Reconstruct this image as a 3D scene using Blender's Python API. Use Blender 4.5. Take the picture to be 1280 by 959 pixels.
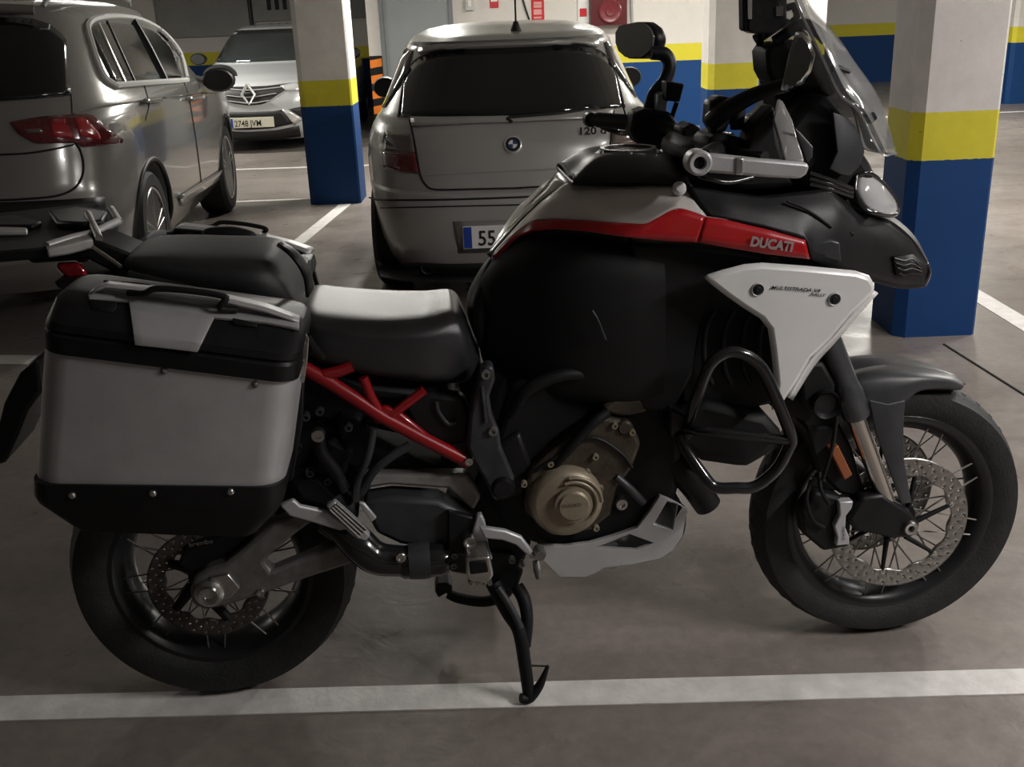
import bpy, bmesh, math, random
from mathutils import Vector, Matrix
from mathutils.geometry import tessellate_polygon
random.seed(7)
for o in list(bpy.data.objects): bpy.data.objects.remove(o)
SC = bpy.context.scene; COL = SC.collection
V = Vector; PI = math.pi

# ------------------------------------------------------------------ camera
F_PX, PITCH, ROLL, CAM_H = 1296.2, 0.3463, -0.0411, 1.4797
cp, sp = math.cos(PITCH), math.sin(PITCH)
FW = V((0, cp, -sp)); UP0 = V((0, sp, cp)); R0 = V((1, 0, 0))
RT = R0*math.cos(ROLL) + UP0*math.sin(ROLL)
UP = -R0*math.sin(ROLL) + UP0*math.cos(ROLL)
CAM = V((0, 0, CAM_H))
cd = bpy.data.cameras.new('camera'); cam = bpy.data.objects.new('camera', cd); COL.objects.link(cam)
cd.sensor_width = 36; cd.lens = F_PX/1280*36; cd.clip_start = .05; cd.clip_end = 200
cam.matrix_world = Matrix(((RT.x, UP.x, -FW.x, 0), (RT.y, UP.y, -FW.y, 0), (RT.z, UP.z, -FW.z, CAM_H), (0, 0, 0, 1)))
SC.camera = cam

# ------------------------------------------------------------------ world, exposure
w = bpy.data.worlds.new('world'); SC.world = w; w.use_nodes = True
w.node_tree.nodes['Background'].inputs[0].default_value = (.9, .95, 1, 1)
w.node_tree.nodes['Background'].inputs[1].default_value = .02
SC.view_settings.view_transform = 'Standard'; SC.view_settings.look = 'None'
SC.view_settings.gamma = 1; SC.view_settings.use_curve_mapping = False
SC.view_settings.exposure = 0.38
# ceiling tubes: x, y, length along x?, power
LAMPS = [(-4.4, 12.2, 'x', 110, 'over the aisle in front of the white car'), (-.6, 9.25, 'y', 120, 'beside the pillar between the silver cars'), (1.6, 11.6, 'x', 52, 'over the aisle facing the fire hose cabinet'),
         (4.8, 12.4, 'x', 115, 'over the aisle at the corner of the centre wall'), (9.5, 9.0, 'y', 90, 'next to the right side wall'), (5.0, 6.6, 'y', 185, 'beyond the pillar by the front wheel'),
         (-6.6, 6.0, 'y', 55, 'beyond the far flank of the suv'), (2.8, .6, 'y', 98, 'over the empty bay opposite the motorcycle'), (3.3, 3.7, 'y', 38, 'over the floor between the front wheel and the pillar'), (7.5, 17.0, 'x', 7, 'in front of the shaded far wall')]
CEIL = 2.55

# ------------------------------------------------------------------ pixel -> place
def ray(px, py): return FW + RT*((px-640)/F_PX) + UP*((479.5-py)/F_PX)
def G(px, py, z=0):
    d = ray(px, py); return CAM + d*((z-CAM_H)/d.z)
def atY(px, py, Y):
    d = ray(px, py); return CAM + d*(Y/d.y)
BO = V((-.6921, 2.102, 0)); BYAW = .0796
DU = V((math.cos(BYAW), math.sin(BYAW), 0)); DW = V((math.sin(BYAW), -math.cos(BYAW), 0))
def b(px, py, w_):
    """pixel + distance w_ to the right of the motorcycle's mid plane -> motorcycle coordinates (x forward, y left, z up)"""
    d = ray(px, py); t = (w_-(CAM-BO).dot(DW))/d.dot(DW); q = CAM+d*t-BO
    return V((q.dot(DU), -w_, q.z))

# ------------------------------------------------------------------ materials
MATS = {}
def mat(name, col, rough=.5, metal=0, nscale=0, namp=.0, bump=0, bscale=200, coat=0, spec=.5, trans=0, alpha=1, emit=None, ior=1.45):
    if name in MATS: return MATS[name]
    m = bpy.data.materials.new(name); m.use_nodes = True; nt = m.node_tree; p = nt.nodes['Principled BSDF']
    p.inputs['Base Color'].default_value = (*col, 1); p.inputs['Roughness'].default_value = rough
    p.inputs['Metallic'].default_value = metal; p.inputs['Specular IOR Level'].default_value = spec
    p.inputs['Coat Weight'].default_value = coat; p.inputs['Coat Roughness'].default_value = .06
    p.inputs['Transmission Weight'].default_value = trans; p.inputs['Alpha'].default_value = alpha; p.inputs['IOR'].default_value = ior
    if emit: p.inputs['Emission Color'].default_value = (*emit[0], 1); p.inputs['Emission Strength'].default_value = emit[1]
    tc = nt.nodes.new('ShaderNodeTexCoord')
    if namp:
        n = nt.nodes.new('ShaderNodeTexNoise'); n.inputs['Scale'].default_value = nscale; n.inputs['Detail'].default_value = 6
        nt.links.new(tc.outputs['Object'], n.inputs['Vector'])
        r = nt.nodes.new('ShaderNodeMapRange'); r.inputs[1].default_value = .3; r.inputs[2].default_value = .7
        r.inputs[3].default_value = 1-namp; r.inputs[4].default_value = 1+namp
        nt.links.new(n.outputs['Fac'], r.inputs[0])
        mx = nt.nodes.new('ShaderNodeMix'); mx.data_type = 'RGBA'; mx.blend_type = 'MULTIPLY'; mx.inputs[0].default_value = 1
        mx.inputs[6].default_value = (*col, 1); nt.links.new(r.outputs[0], mx.inputs[7]); nt.links.new(mx.outputs[2], p.inputs['Base Color'])
    if bump:
        n2 = nt.nodes.new('ShaderNodeTexNoise'); n2.inputs['Scale'].default_value = bscale; n2.inputs['Detail'].default_value = 4
        nt.links.new(tc.outputs['Object'], n2.inputs['Vector'])
        bp = nt.nodes.new('ShaderNodeBump'); bp.inputs['Strength'].default_value = bump; bp.inputs['Distance'].default_value = .01
        nt.links.new(n2.outputs['Fac'], bp.inputs['Height']); nt.links.new(bp.outputs[0], p.inputs['Normal'])
    MATS[name] = m; return m

M_TYRE = mat('tyre rubber', (.012, .012, .012), .7, nscale=30, namp=.3, bump=.2, bscale=150)
M_RIMB = mat('black rim', (.012, .012, .013), .3, nscale=20, namp=.2)
M_STEEL = mat('steel', (.55, .54, .52), .3, 1, nscale=60, namp=.15)
M_SPOKE = mat('dull spoke steel', (.22, .21, .20), .35, .8)
M_DISC = mat('brake disc steel', (.30, .29, .27), .38, 1, nscale=90, namp=.2)
M_ALU = mat('brushed aluminium', (.47, .47, .475), .42, .4, nscale=14, namp=.08, bump=.05, bscale=300)
M_CAST = mat('cast grey aluminium', (.16, .155, .145), .5, .5, nscale=40, namp=.2, bump=.1, bscale=200)
M_BLK = mat('black plastic', (.008, .008, .0088), .42, spec=.35, nscale=25, namp=.25, bump=.08, bscale=500)
M_BLKM = mat('matt black', (.0045, .0045, .005), .6, spec=.35, nscale=25, namp=.25)
M_BLKG = mat('gloss black', (.012, .012, .013), .16, coat=.5, nscale=9, namp=.1)
M_DGREY = mat('dark grey plastic', (.032, .033, .036), .4, nscale=25, namp=.2, bump=.08, bscale=500)
M_DGREY2 = mat('graphite frame casting', (.045, .046, .05), .45, .3, nscale=40, namp=.25, bump=.08, bscale=300)
M_SEAT = mat('seat vinyl', (.02, .02, .022), .30, spec=.8, nscale=30, namp=.15, bump=.12, bscale=900)
M_SILV2 = mat('worn skid plate aluminium', (.46, .455, .45), .42, .3, nscale=10, namp=.1)
M_SEAT2 = mat('pillion seat vinyl', (.016, .016, .017), .5, nscale=30, namp=.15, bump=.12, bscale=900)
M_CAST2 = mat('pale cast aluminium', (.30, .29, .275), .45, .3, nscale=40, namp=.12)
M_GREYP = mat('warm grey tank paint', (.62, .58, .55), .3, .1, coat=.4, nscale=5, namp=.05)
M_RED = mat('red paint', (.38, .007, .011), .28, coat=.6, nscale=8, namp=.06)
M_REDF = mat('red frame paint', (.27, .005, .009), .3, coat=.5, nscale=12, namp=.1)
M_SILV = mat('satin silver panel', (.74, .735, .725), .34, .15, nscale=8, namp=.05)
M_BRONZE = mat('bronze engine cover', (.30, .255, .185), .45, .45, nscale=30, namp=.15, bump=.08, bscale=300)
M_ENG = mat('dark bronze crankcase', (.07, .058, .042), .5, .5, nscale=35, namp=.3, bump=.15, bscale=150)
M_CHROME = mat('fork chrome', (.62, .60, .57), .2, 1, nscale=30, namp=.05)
M_FORKG = mat('grey fork tube', (.10, .105, .115), .32, .7, nscale=30, namp=.1)
M_GLASS = mat('windscreen tint', (.36, .37, .37), .06, trans=.0, alpha=.40, spec=.6)
M_LENS = mat('headlight lens', (.55, .56, .56), .08, .2, coat=1)
M_ORANGE = mat('orange reflector', (.26, .075, .025), .35, coat=.5)
M_TAILR = mat('red lamp lens', (.30, .012, .016), .12, coat=1, nscale=60, namp=.3)
M_TAILR2 = mat('bright red lamp insert', (.34, .015, .02), .15, coat=1)
M_WHITE = mat('white print', (.75, .75, .75), .4)
M_MIRROR = mat('mirror glass', (.22, .22, .215), .25, .6)

# ------------------------------------------------------------------ mesh helpers
def link(name, me, parent=None, m=None, smooth=35):
    o = bpy.data.objects.new(name, me); COL.objects.link(o)
    if parent is not None: o.parent = parent
    if m is not None and not me.materials: me.materials.append(m)
    if smooth:
        me.polygons.foreach_set('use_smooth', [True]*len(me.polygons))
        me.set_sharp_from_angle(angle=math.radians(smooth))
    return o
def mk(name, vs, fs, m, parent=None, smooth=35, recalc=True):
    me = bpy.data.meshes.new(name); me.from_pydata([tuple(v) for v in vs], [], fs); me.update()
    if recalc:
        bm = bmesh.new(); bm.from_mesh(me); bmesh.ops.remove_doubles(bm, verts=bm.verts, dist=1e-5)
        bmesh.ops.recalc_face_normals(bm, faces=bm.faces); bm.to_mesh(me); bm.free()
    return link(name, me, parent, m, smooth)
def tag(o, label=None, cat=None, group=None, kind=None):
    if label: o['label'] = label
    if cat: o['category'] = cat
    if group: o['group'] = group
    if kind: o['kind'] = kind
    return o
def empty(name, loc, rz=0):
    o = bpy.data.objects.new(name, None); COL.objects.link(o); o.location = loc; o.rotation_euler = (0, 0, rz); o.empty_display_size = .1
    return o
def catmull(p, k):
    """k sub steps per span"""
    n = len(p); out = []
    if n < 3: 
        return [p[0].lerp(p[1], i/k) for i in range(k)] + [p[1]]
    for i in range(n-1):
        p0 = p[i-1] if i else p[0]*2-p[1]; p1 = p[i]; p2 = p[i+1]; p3 = p[i+2] if i+2 < n else p[-1]*2-p[-2]
        for j in range(k):
            t = j/k
            out.append(.5*((2*p1)+(p2-p0)*t+(2*p0-5*p1+4*p2-p3)*t*t+(3*p1-p0-3*p2+p3)*t**3))
    out.append(p[-1]); return out
def resample(p, n, smooth=True):
    q = catmull(p, 8) if smooth and len(p) > 2 else list(p)
    L = [0]
    for i in range(1, len(q)): L.append(L[-1]+(q[i]-q[i-1]).length)
    out = []; j = 0
    for i in range(n):
        s = L[-1]*i/(n-1)
        while j < len(q)-2 and L[j+1] < s: j += 1
        d = L[j+1]-L[j]; out.append(q[j].lerp(q[j+1], 0 if d < 1e-9 else min(1, (s-L[j])/d)))
    return out
def solid(o, th, offset=0, bev=0):
    s = o.modifiers.new('solid', 'SOLIDIFY'); s.thickness = th; s.offset = offset
    if bev: bevel(o, bev)
    return o
def bevel(o, wdt, seg=2, ang=40):
    q = o.modifiers.new('bevel', 'BEVEL'); q.width = wdt; q.segments = seg; q.limit_method = 'ANGLE'; q.angle_limit = math.radians(ang); q.harden_normals = False
    return o
def flip(v): return V((v.x, -v.y, v.z))
def surf(name, rows, n, k, m, parent, th=.004, smooth=True, mirror=False, both=False, bev=0):
    """smooth sheet through rows of points; both: one closed sheet over the mid plane (rows + mirrored rows)"""
    rows = [resample(r, n, smooth) for r in rows]
    if both: rows = [[flip(v) for v in r] for r in reversed(rows)] + rows
    cols = [catmull([r[i] for r in rows], k) if len(rows) > 2 else [rows[0][i].lerp(rows[1][i], j/k) for j in range(k+1)] for i in range(n)]
    def build(f):
        vs = [f(v) for c in cols for v in c]; L = len(cols[0])
        fs = [(i*L+j, i*L+j+1, (i+1)*L+j+1, (i+1)*L+j) for i in range(n-1) for j in range(L-1)]
        o = mk(name, vs, fs, m, parent, 50)
        if th: solid(o, th, 0, bev)
        return o
    o = build(lambda v: v)
    if mirror: build(flip)
    return o
def prism(name, poly, w0, w1, m, parent, bev=.003, holes=(), mirror=False, smooth=40, raw=False):
    """outline traced at the right-hand distance w0, given thickness to w1"""
    def cv(p): return [b(x, y, w0) for x, y in p] if not raw else [V(v) for v in p]
    loops = [cv(poly)] + [cv(h) for h in holes]
    def build(f):
        vs = []; fs = []; base = 0
        flat = [v for l in loops for v in l]; n = len(flat)
        for v in flat: vs.append(f(V((v.x, -w0, v.z))))
        for v in flat: vs.append(f(V((v.x, -w1, v.z))))
        for t in tessellate_polygon([[V((v.x, v.z, 0)) for v in l] for l in loops]):
            fs.append(tuple(t)); fs.append(tuple(i+n for i in reversed(t)))
        for l in loops:
            for i in range(len(l)):
                a = base+i; c = base+(i+1) % len(l); fs.append((a, c, c+n, a+n))
            base += len(l)
        me = bpy.data.meshes.new(name); me.from_pydata([tuple(v) for v in vs], [], fs); me.update()
        bm = bmesh.new(); bm.from_mesh(me); bmesh.ops.recalc_face_normals(bm, faces=bm.faces)
        bmesh.ops.dissolve_limit(bm, angle_limit=.01, verts=bm.verts, edges=bm.edges) if not holes else None
        bm.to_mesh(me); bm.free()
        o = link(name, me, parent, m, smooth)
        if bev: bevel(o, bev)
        return o
    o = build(lambda v: v)
    if mirror: build(flip)
    return o
def tube(name, pts, r, m, parent, seg=10, k=6, smooth=True, closed=False, mirror=False):
    pts = [V(p) for p in pts]
    rr = r if isinstance(r, (list, tuple)) else [r]*len(pts)
    if closed: pts = pts+[pts[0]]; rr = list(rr)+[rr[0]]
    if smooth and len(pts) > 2:
        q = catmull(pts, k); R = []
        for i in range(len(pts)-1):
            for j in range(k): R.append(rr[i]+(rr[i+1]-rr[i])*j/k)
        R.append(rr[-1])
    else: q = pts; R = list(rr)
    def build(f):
        p = [f(v) for v in q]; vs = []; fs = []; nrm = None
        for i, c in enumerate(p):
            d = (p[min(i+1, len(p)-1)]-p[max(i-1, 0)]).normalized()
            if nrm is None: nrm = d.orthogonal().normalized()
            nrm = (nrm-d*nrm.dot(d)).normalized(); bi = d.cross(nrm)
            for s in range(seg):
                a = 2*PI*s/seg; vs.append(c+(nrm*math.cos(a)+bi*math.sin(a))*R[i])
        for i in range(len(p)-1):
            for s in range(seg):
                t = (s+1) % seg; fs.append((i*seg+s, i*seg+t, (i+1)*seg+t, (i+1)*seg+s))
        fs.append(tuple(range(seg))); fs.append(tuple(range((len(p)-1)*seg, len(p)*seg)))
        return mk(name, vs, fs, m, parent, 50)
    o = build(lambda v: v)
    if mirror: build(flip)
    return o
def lathe(name, prof, c, m, parent, seg=48, axis=(0, -1, 0), closed=False, mirror=False, cap=True, a0=0, a1=2*PI, smooth=35):
    """profile (radius, along) turned about axis through c; along is positive towards axis"""
    ax = V(axis).normalized(); e1 = ax.orthogonal().normalized(); e2 = ax.cross(e1); c = V(c)
    full = abs(a1-a0-2*PI) < 1e-6; ns = seg if full else seg+1; n = len(prof)
    def build(f):
        vs = []; fs = []
        for s in range(ns):
            a = a0+(a1-a0)*s/seg
            for r, h in prof: vs.append(f(c+ax*h+(e1*math.cos(a)+e2*math.sin(a))*r))
        for s in range(seg):
            t = (s+1) % ns
            for i in range(n if closed else n-1):
                j = (i+1) % n; fs.append((s*n+i, s*n+j, t*n+j, t*n+i))
        if not closed and cap:
            if prof[0][0] > 1e-6 and full: fs.append(tuple(s*n for s in range(ns)))
            if prof[-1][0] > 1e-6 and full: fs.append(tuple(s*n+n-1 for s in range(ns)))
        return mk(name, vs, fs, m, parent, smooth)
    o = build(lambda v: v)
    if mirror: build(flip)
    return o
def bolt(name, px, py, w_, r, h, m, parent, mirror=False):
    return lathe(name, [(r*.45, h*.5), (r*.5, h), (r*.9, h), (r, h*.7), (r, -.006), (0, -.006)], b(px, py, w_), m, parent, 14, mirror=mirror)
def box(name, lo, hi, m, parent=None, bev=0, smooth=35):
    (x0, y0, z0), (x1, y1, z1) = lo, hi
    vs = [(x, y, z) for x in (x0, x1) for y in (y0, y1) for z in (z0, z1)]
    fs = [(0, 1, 3, 2), (4, 6, 7, 5), (0, 4, 5, 1), (2, 3, 7, 6), (0, 2, 6, 4), (1, 5, 7, 3)]
    o = mk(name, vs, fs, m, parent, smooth)
    if bev: bevel(o, bev)
    return o
def extrude_xy(name, poly, z0, z1, m, parent=None, smooth=25):
    n = len(poly); vs = [(x, y, z0) for x, y in poly]+[(x, y, z1) for x, y in poly]
    fs = [tuple(range(n)), tuple(range(n, 2*n))]+[(i, (i+1) % n, (i+1) % n+n, i+n) for i in range(n)]
    return mk(name, vs, fs, m, parent, smooth)
def text(name, body, org, xd, yd, size, m, parent, ext=.0008, bold=0, shear=0, width=1):
    cu = bpy.data.curves.new('t', 'FONT'); cu.body = body; cu.size = 1; cu.offset = bold; cu.shear = shear; cu.extrude = 0; cu.resolution_u = 3
    o = bpy.data.objects.new('t', cu); COL.objects.link(o); bpy.context.view_layer.update()
    me = bpy.data.meshes.new_from_object(o.evaluated_get(bpy.context.evaluated_depsgraph_get()))
    bpy.data.objects.remove(o); bpy.data.curves.remove(cu)
    xd = V(xd).normalized(); yd = V(yd); yd = (yd-xd*yd.dot(xd)).normalized(); zd = xd.cross(yd); org = V(org)
    for v in me.vertices: v.co = org+xd*(v.co.x*size*width)+yd*(v.co.y*size)+zd*ext
    me.name = name; me.materials.clear(); return link(name, me, parent, m, 0)

# ================================================================== THE GARAGE
HB, HY = .797, .999
def band_mat(name, dirt=.06):
    m = bpy.data.materials.new(name); m.use_nodes = True; nt = m.node_tree; p = nt.nodes['Principled BSDF']; N = nt.nodes.new; L = nt.links.new
    tc = N('ShaderNodeTexCoord'); sx = N('ShaderNodeSeparateXYZ'); L(tc.outputs['Object'], sx.inputs[0])
    nz = N('ShaderNodeTexNoise'); nz.inputs['Scale'].default_value = 40; nz.inputs['Detail'].default_value = 4; L(tc.outputs['Object'], nz.inputs['Vector'])
    ed = N('ShaderNodeMath'); ed.operation = 'MULTIPLY_ADD'; ed.inputs[1].default_value = .008; L(nz.outputs['Fac'], ed.inputs[0]); L(sx.outputs['Z'], ed.inputs[2])
    def gt(v):
        q = N('ShaderNodeMath'); q.operation = 'GREATER_THAN'; q.inputs[1].default_value = v+.004; L(ed.outputs[0], q.inputs[0]); return q
    m1 = N('ShaderNodeMix'); m1.data_type = 'RGBA'; m1.inputs[6].default_value = (.006, .045, .16, 1); m1.inputs[7].default_value = (.60, .53, .04, 1); L(gt(HB).outputs[0], m1.inputs[0])
    m2 = N('ShaderNodeMix'); m2.data_type = 'RGBA'; L(m1.outputs[2], m2.inputs[6]); m2.inputs[7].default_value = (.62, .59, .55, 1); L(gt(HY).outputs[0], m2.inputs[0])
    n2 = N('ShaderNodeTexNoise'); n2.inputs['Scale'].default_value = 7; n2.inputs['Detail'].default_value = 10; n2.inputs['Roughness'].default_value = .7; L(tc.outputs['Object'], n2.inputs['Vector'])
    r = N('ShaderNodeMapRange'); r.inputs[1].default_value = .3; r.inputs[2].default_value = .7; r.inputs[3].default_value = 1-dirt*2; r.inputs[4].default_value = 1+dirt; L(n2.outputs['Fac'], r.inputs[0])
    # small scuffs and chips
    n3 = N('ShaderNodeTexVoronoi'); n3.inputs['Scale'].default_value = 9; L(tc.outputs['Object'], n3.inputs['Vector'])
    sc = N('ShaderNodeMath'); sc.operation = 'LESS_THAN'; sc.inputs[1].default_value = .035; L(n3.outputs['Distance'], sc.inputs[0])
    m3 = N('ShaderNodeMix'); m3.data_type = 'RGBA'; m3.blend_type = 'MULTIPLY'; m3.inputs[0].default_value = 1; L(m2.outputs[2], m3.inputs[6]); L(r.outputs[0], m3.inputs[7])
    m4 = N('ShaderNodeMix'); m4.data_type = 'RGBA'; m4.blend_type = 'MULTIPLY'; m4.inputs[7].default_value = (.45, .43, .4, 1); L(sc.outputs[0], m4.inputs[0]); L(m3.outputs[2], m4.inputs[6])
    L(m4.outputs[2], p.inputs['Base Color']); p.inputs['Roughness'].default_value = .6; p.inputs['Specular IOR Level'].default_value = .25
    bp = N('ShaderNodeBump'); bp.inputs['Strength'].default_value = .25; bp.inputs['Distance'].default_value = .006; L(n2.outputs['Fac'], bp.inputs['Height']); L(bp.outputs[0], p.inputs['Normal'])
    return m
M_BAND = band_mat('painted concrete with blue and yellow bands')
M_BAND2 = band_mat('smooth painted wall with bands', .02)
M_CEIL = mat('ceiling concrete', (.5, .5, .48), .8, nscale=2, namp=.1)

def floor_mat():
    m = bpy.data.materials.new('polished concrete floor'); m.use_nodes = True; nt = m.node_tree; p = nt.nodes['Principled BSDF']; N = nt.nodes.new; L = nt.links.new
    tc = N('ShaderNodeTexCoord')
    def noise(s, d=6, r=.5, dist=0):
        n = N('ShaderNodeTexNoise'); n.inputs['Scale'].default_value = s; n.inputs['Detail'].default_value = d; n.inputs['Roughness'].default_value = r; n.inputs['Distortion'].default_value = dist
        L(tc.outputs['Object'], n.inputs['Vector']); return n
    def rng(n, a, c, lo=.3, hi=.7):
        q = N('ShaderNodeMapRange'); q.inputs[1].default_value = lo; q.inputs[2].default_value = hi; q.inputs[3].default_value = a; q.inputs[4].default_value = c; L(n.outputs['Fac'], q.inputs[0]); return q
    cr = N('ShaderNodeMix'); cr.data_type = 'RGBA'; cr.inputs[6].default_value = (.155, .132, .117, 1); cr.inputs[7].default_value = (.235, .206, .185, 1)
    L(rng(noise(1.1, 8, .6), 0, 1).outputs[0], cr.inputs[0])
    mu = N('ShaderNodeMix'); mu.data_type = 'RGBA'; mu.blend_type = 'MULTIPLY'; mu.inputs[0].default_value = 1
    L(cr.outputs[2], mu.inputs[6]); L(rng(noise(24, 8, .65), .84, 1.12).outputs[0], mu.inputs[7])
    # dark rubbed smears
    mp = N('ShaderNodeMapping'); mp.inputs['Scale'].default_value = (1.2, 5, 1); mp.inputs['Rotation'].default_value = (0, 0, .2); L(tc.outputs['Object'], mp.inputs[0])
    ns = N('ShaderNodeTexNoise'); ns.inputs['Scale'].default_value = 1.6; ns.inputs['Detail'].default_value = 5; L(mp.outputs[0], ns.inputs['Vector'])
    m2 = N('ShaderNodeMix'); m2.data_type = 'RGBA'; m2.blend_type = 'MULTIPLY'; m2.inputs[0].default_value = 1; L(mu.outputs[2], m2.inputs[6]); L(rng(ns, 1.0, .8, .5, .75).outputs[0], m2.inputs[7])
    L(m2.outputs[2], p.inputs['Base Color'])
    L(rng(noise(3, 6, .6, .5), .24, .42).outputs[0], p.inputs['Roughness'])
    wv = noise(9, 4, .55, 2.2)
    bp = N('ShaderNodeBump'); bp.inputs['Strength'].default_value = .22; bp.inputs['Distance'].default_value = .004; L(wv.outputs['Fac'], bp.inputs['Height']); L(bp.outputs[0], p.inputs['Normal'])
    p.inputs['Specular IOR Level'].default_value = .5
    return m
M_FLOOR = floor_mat()
M_LINE = mat('worn white road paint', (.58, .56, .535), .5, nscale=16, namp=.14, bump=.15, bscale=60)
M_JOINT = mat('dark joint filler', (.03, .028, .026), .8)

def struct(o, label): return tag(o, label, None, None, 'structure')
struct(box('floor', (-11, -5, -.2), (14, 21, 0), M_FLOOR), 'grey brown polished concrete garage floor')
struct(box('ceiling', (-11, -5, CEIL), (14, 21, CEIL+.2), M_CEIL), 'flat concrete garage ceiling')
struct(box('wall_left', (-11.2, -5, 0), (-11, 21, CEIL), M_BAND2), 'white garage wall with blue and yellow bands on the left side')
struct(box('wall_right', (14, -5, 0), (14.2, 21, CEIL), M_BAND2), 'white garage wall with blue and yellow bands on the right side')
struct(box('wall_rear', (-11, -5.2, 0), (14, -5, CEIL), M_BAND2), 'white garage wall behind the motorcycle bay')
struct(box('wall_centre', (-1.6, 13.5, 0), (4.06, 20.4, CEIL), M_BAND2), 'white wall block with blue base and yellow stripe holding the fire equipment')
struct(box('wall_back', (4.06, 19.2, 0), (14, 20.4, CEIL), M_BAND2), 'shaded far wall with blue base and yellow stripe')
struct(box('wall_back_left', (-11, 18.2, 0), (-1.6, 20.4, CEIL), M_BAND2), 'far wall behind the parked white car')
struct(box('trim_1', (-5.9, 17.95, 0), (-5.55, 18.2, CEIL), M_BAND2), 'flat white pilaster on the far wall')
M_GREYW = mat('grey painted panel', (.27, .27, .255), .6, nscale=4, namp=.08)
struct(box('trim_2', (-5.55, 18.12, 1.25), (-4.05, 18.2, CEIL), M_GREYW), 'dark grey wall panel above the white car')
struct(box('trim_3', (-4.0, 18.12, 1.45), (-2.0, 18.2, CEIL), M_GREYW), 'dark grey wall panel with vent slots')
for i in range(6):
    box('slot', (-3.75+i*.13, 18.09, 1.62), (-3.69+i*.13, 18.121, 1.95), M_JOINT, bpy.data.objects['trim_3'])
struct(tube('wall_pipe', [(-4.03, 18.08, 1.2), (-4.03, 18.08, CEIL)], .03, M_DGREY, None, smooth=False), 'thin dark vertical pipe on the far wall')
def pillar(x0, x1, y0, y1, label, c=.045):
    p = [(x0+c, y0), (x1-c*.3, y0), (x1, y0+c*.3), (x1, y1-c), (x1-c, y1), (x0+c, y1), (x0, y1-c), (x0, y0+c)]
    return struct(extrude_xy('pillar', p, 0, CEIL, M_BAND), label)
pillar(1.755, 2.12, 4.50, 4.86, 'square pillar with blue base and yellow band beside the motorcycle front wheel')
pillar(-1.63, -1.20, 8.70, 9.12, 'square pillar with blue base and yellow band between the two silver cars')
pillar(1.70, 2.11, 8.75, 9.13, 'square pillar with blue base and yellow band behind the handlebar')
pillar(6.88, 7.3, 14.5, 14.9, 'distant square pillar with blue base near the far wall')

def stripe(pts, label):
    n = len(pts); o = extrude_xy('floor_line', [(p[0], p[1]) for p in pts], 0.0, .0025, M_LINE); return struct(o, label)
def lineseg(x0, y0, x1, y1, wd, label):
    d = V((x1-x0, y1-y0)).normalized(); n = V((-d.y, d.x))*wd/2
    return stripe([(x0-n.x, y0-n.y), (x1-n.x, y1-n.y), (x1+n.x, y1+n.y), (x0+n.x, y0+n.y)], label)
lineseg(-6.0, 2.134, 6.0, 1.855, .091, 'long white painted bay line passing under the motorcycle')
lineseg(-1.47, 7.0, -1.33, 8.68, .10, 'white bay line ending at the pillar between the cars')
lineseg(2.40, 3.6, 2.44, 8.9, .11, 'white bay line running past the right hand pillar')
lineseg(-3.6, 4.95, -2.05, 4.66, .13, 'white bay line behind the silver suv')
lineseg(-8.5, 9.12, -1.63, 9.02, .07, 'thin white aisle line level with the left pillar')
lineseg(-8.5, 11.45, -1.2, 11.0, .07, 'thin white aisle line in front of the white car')
lineseg(3.2, 13.55, 11, 13.5, .09, 'thin white line across the far right aisle')
struct(tube('floor_joint', [(1.93, 4.38, 0), (1.965, 3.9, 0), (2.03, 3.0, 0)], .006, M_JOINT, None, smooth=False), 'dark saw cut joint in the concrete floor')

# wall fittings on the centre wall (front face y = 13.5)
WY = 13.5
def wp(px, py, off=0): q = atY(px, py, WY-off); return q
def wbox(name, x0, y0, x1, y1, d, m, parent=None, bev=.004, off=0):
    a = wp((x0+x1)/2, (y0+y1)/2); s = (a-CAM).dot(FW)/F_PX
    hx, hz = (x1-x0)/2*s, (y1-y0)/2*s*1.06
    return box(name, (a.x-hx, WY-off-d, a.z-hz), (a.x+hx, WY-off, a.z+hz), m, parent, bev)
M_DOORG = mat('grey blue door paint', (.235, .255, .26), .45, nscale=3, namp=.05)
dx0 = wp(478, 0).x; dx1 = wp(560, 0).x
d = struct(box('door_1', (dx0, WY-.05, 0), (dx1, WY, 2.1), M_DOORG, None, .005), 'grey blue steel door in the centre wall')
M_FRAMEG = mat('door frame', (.16, .17, .175), .45)
box('door_frame', (dx0-.05, WY-.07, 0), (dx0, WY, 2.15), M_FRAMEG, d); box('door_frame', (dx1, WY-.07, 0), (dx1+.05, WY, 2.15), M_FRAMEG, d)
tube('door_handle', [(dx1-.1, WY-.11, 1.05), (dx1-.24, WY-.11, 1.05)], .011, M_STEEL, d, smooth=False)
# orange and black corner guard
gx = -1.6
t = tag(empty('corner_guard', (gx, WY, 0)), 'black rubber corner guard with orange chevrons on the wall corner', 'corner guard')
box('rubber', (0, -.03, .18), (.16, 0.0, 1.0), M_BLKM, t, .006)
M_ORG = mat('orange reflective', (.85, .22, .02), .4)
for i in range(4):
    z = .30+i*.185
    o = mk('chevron', [(.005, -.033, z), (.15, -.033, z+.02), (.15, -.033, z+.115), (.005, -.033, z+.095), (.005, -.03, z), (.15, -.03, z+.02), (.15, -.03, z+.115), (.005, -.03, z+.095)],
       [(0, 1, 2, 3), (4, 5, 6, 7), (0, 1, 5, 4), (1, 2, 6, 5), (2, 3, 7, 6), (3, 0, 4, 7)], M_ORG, t)
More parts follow.
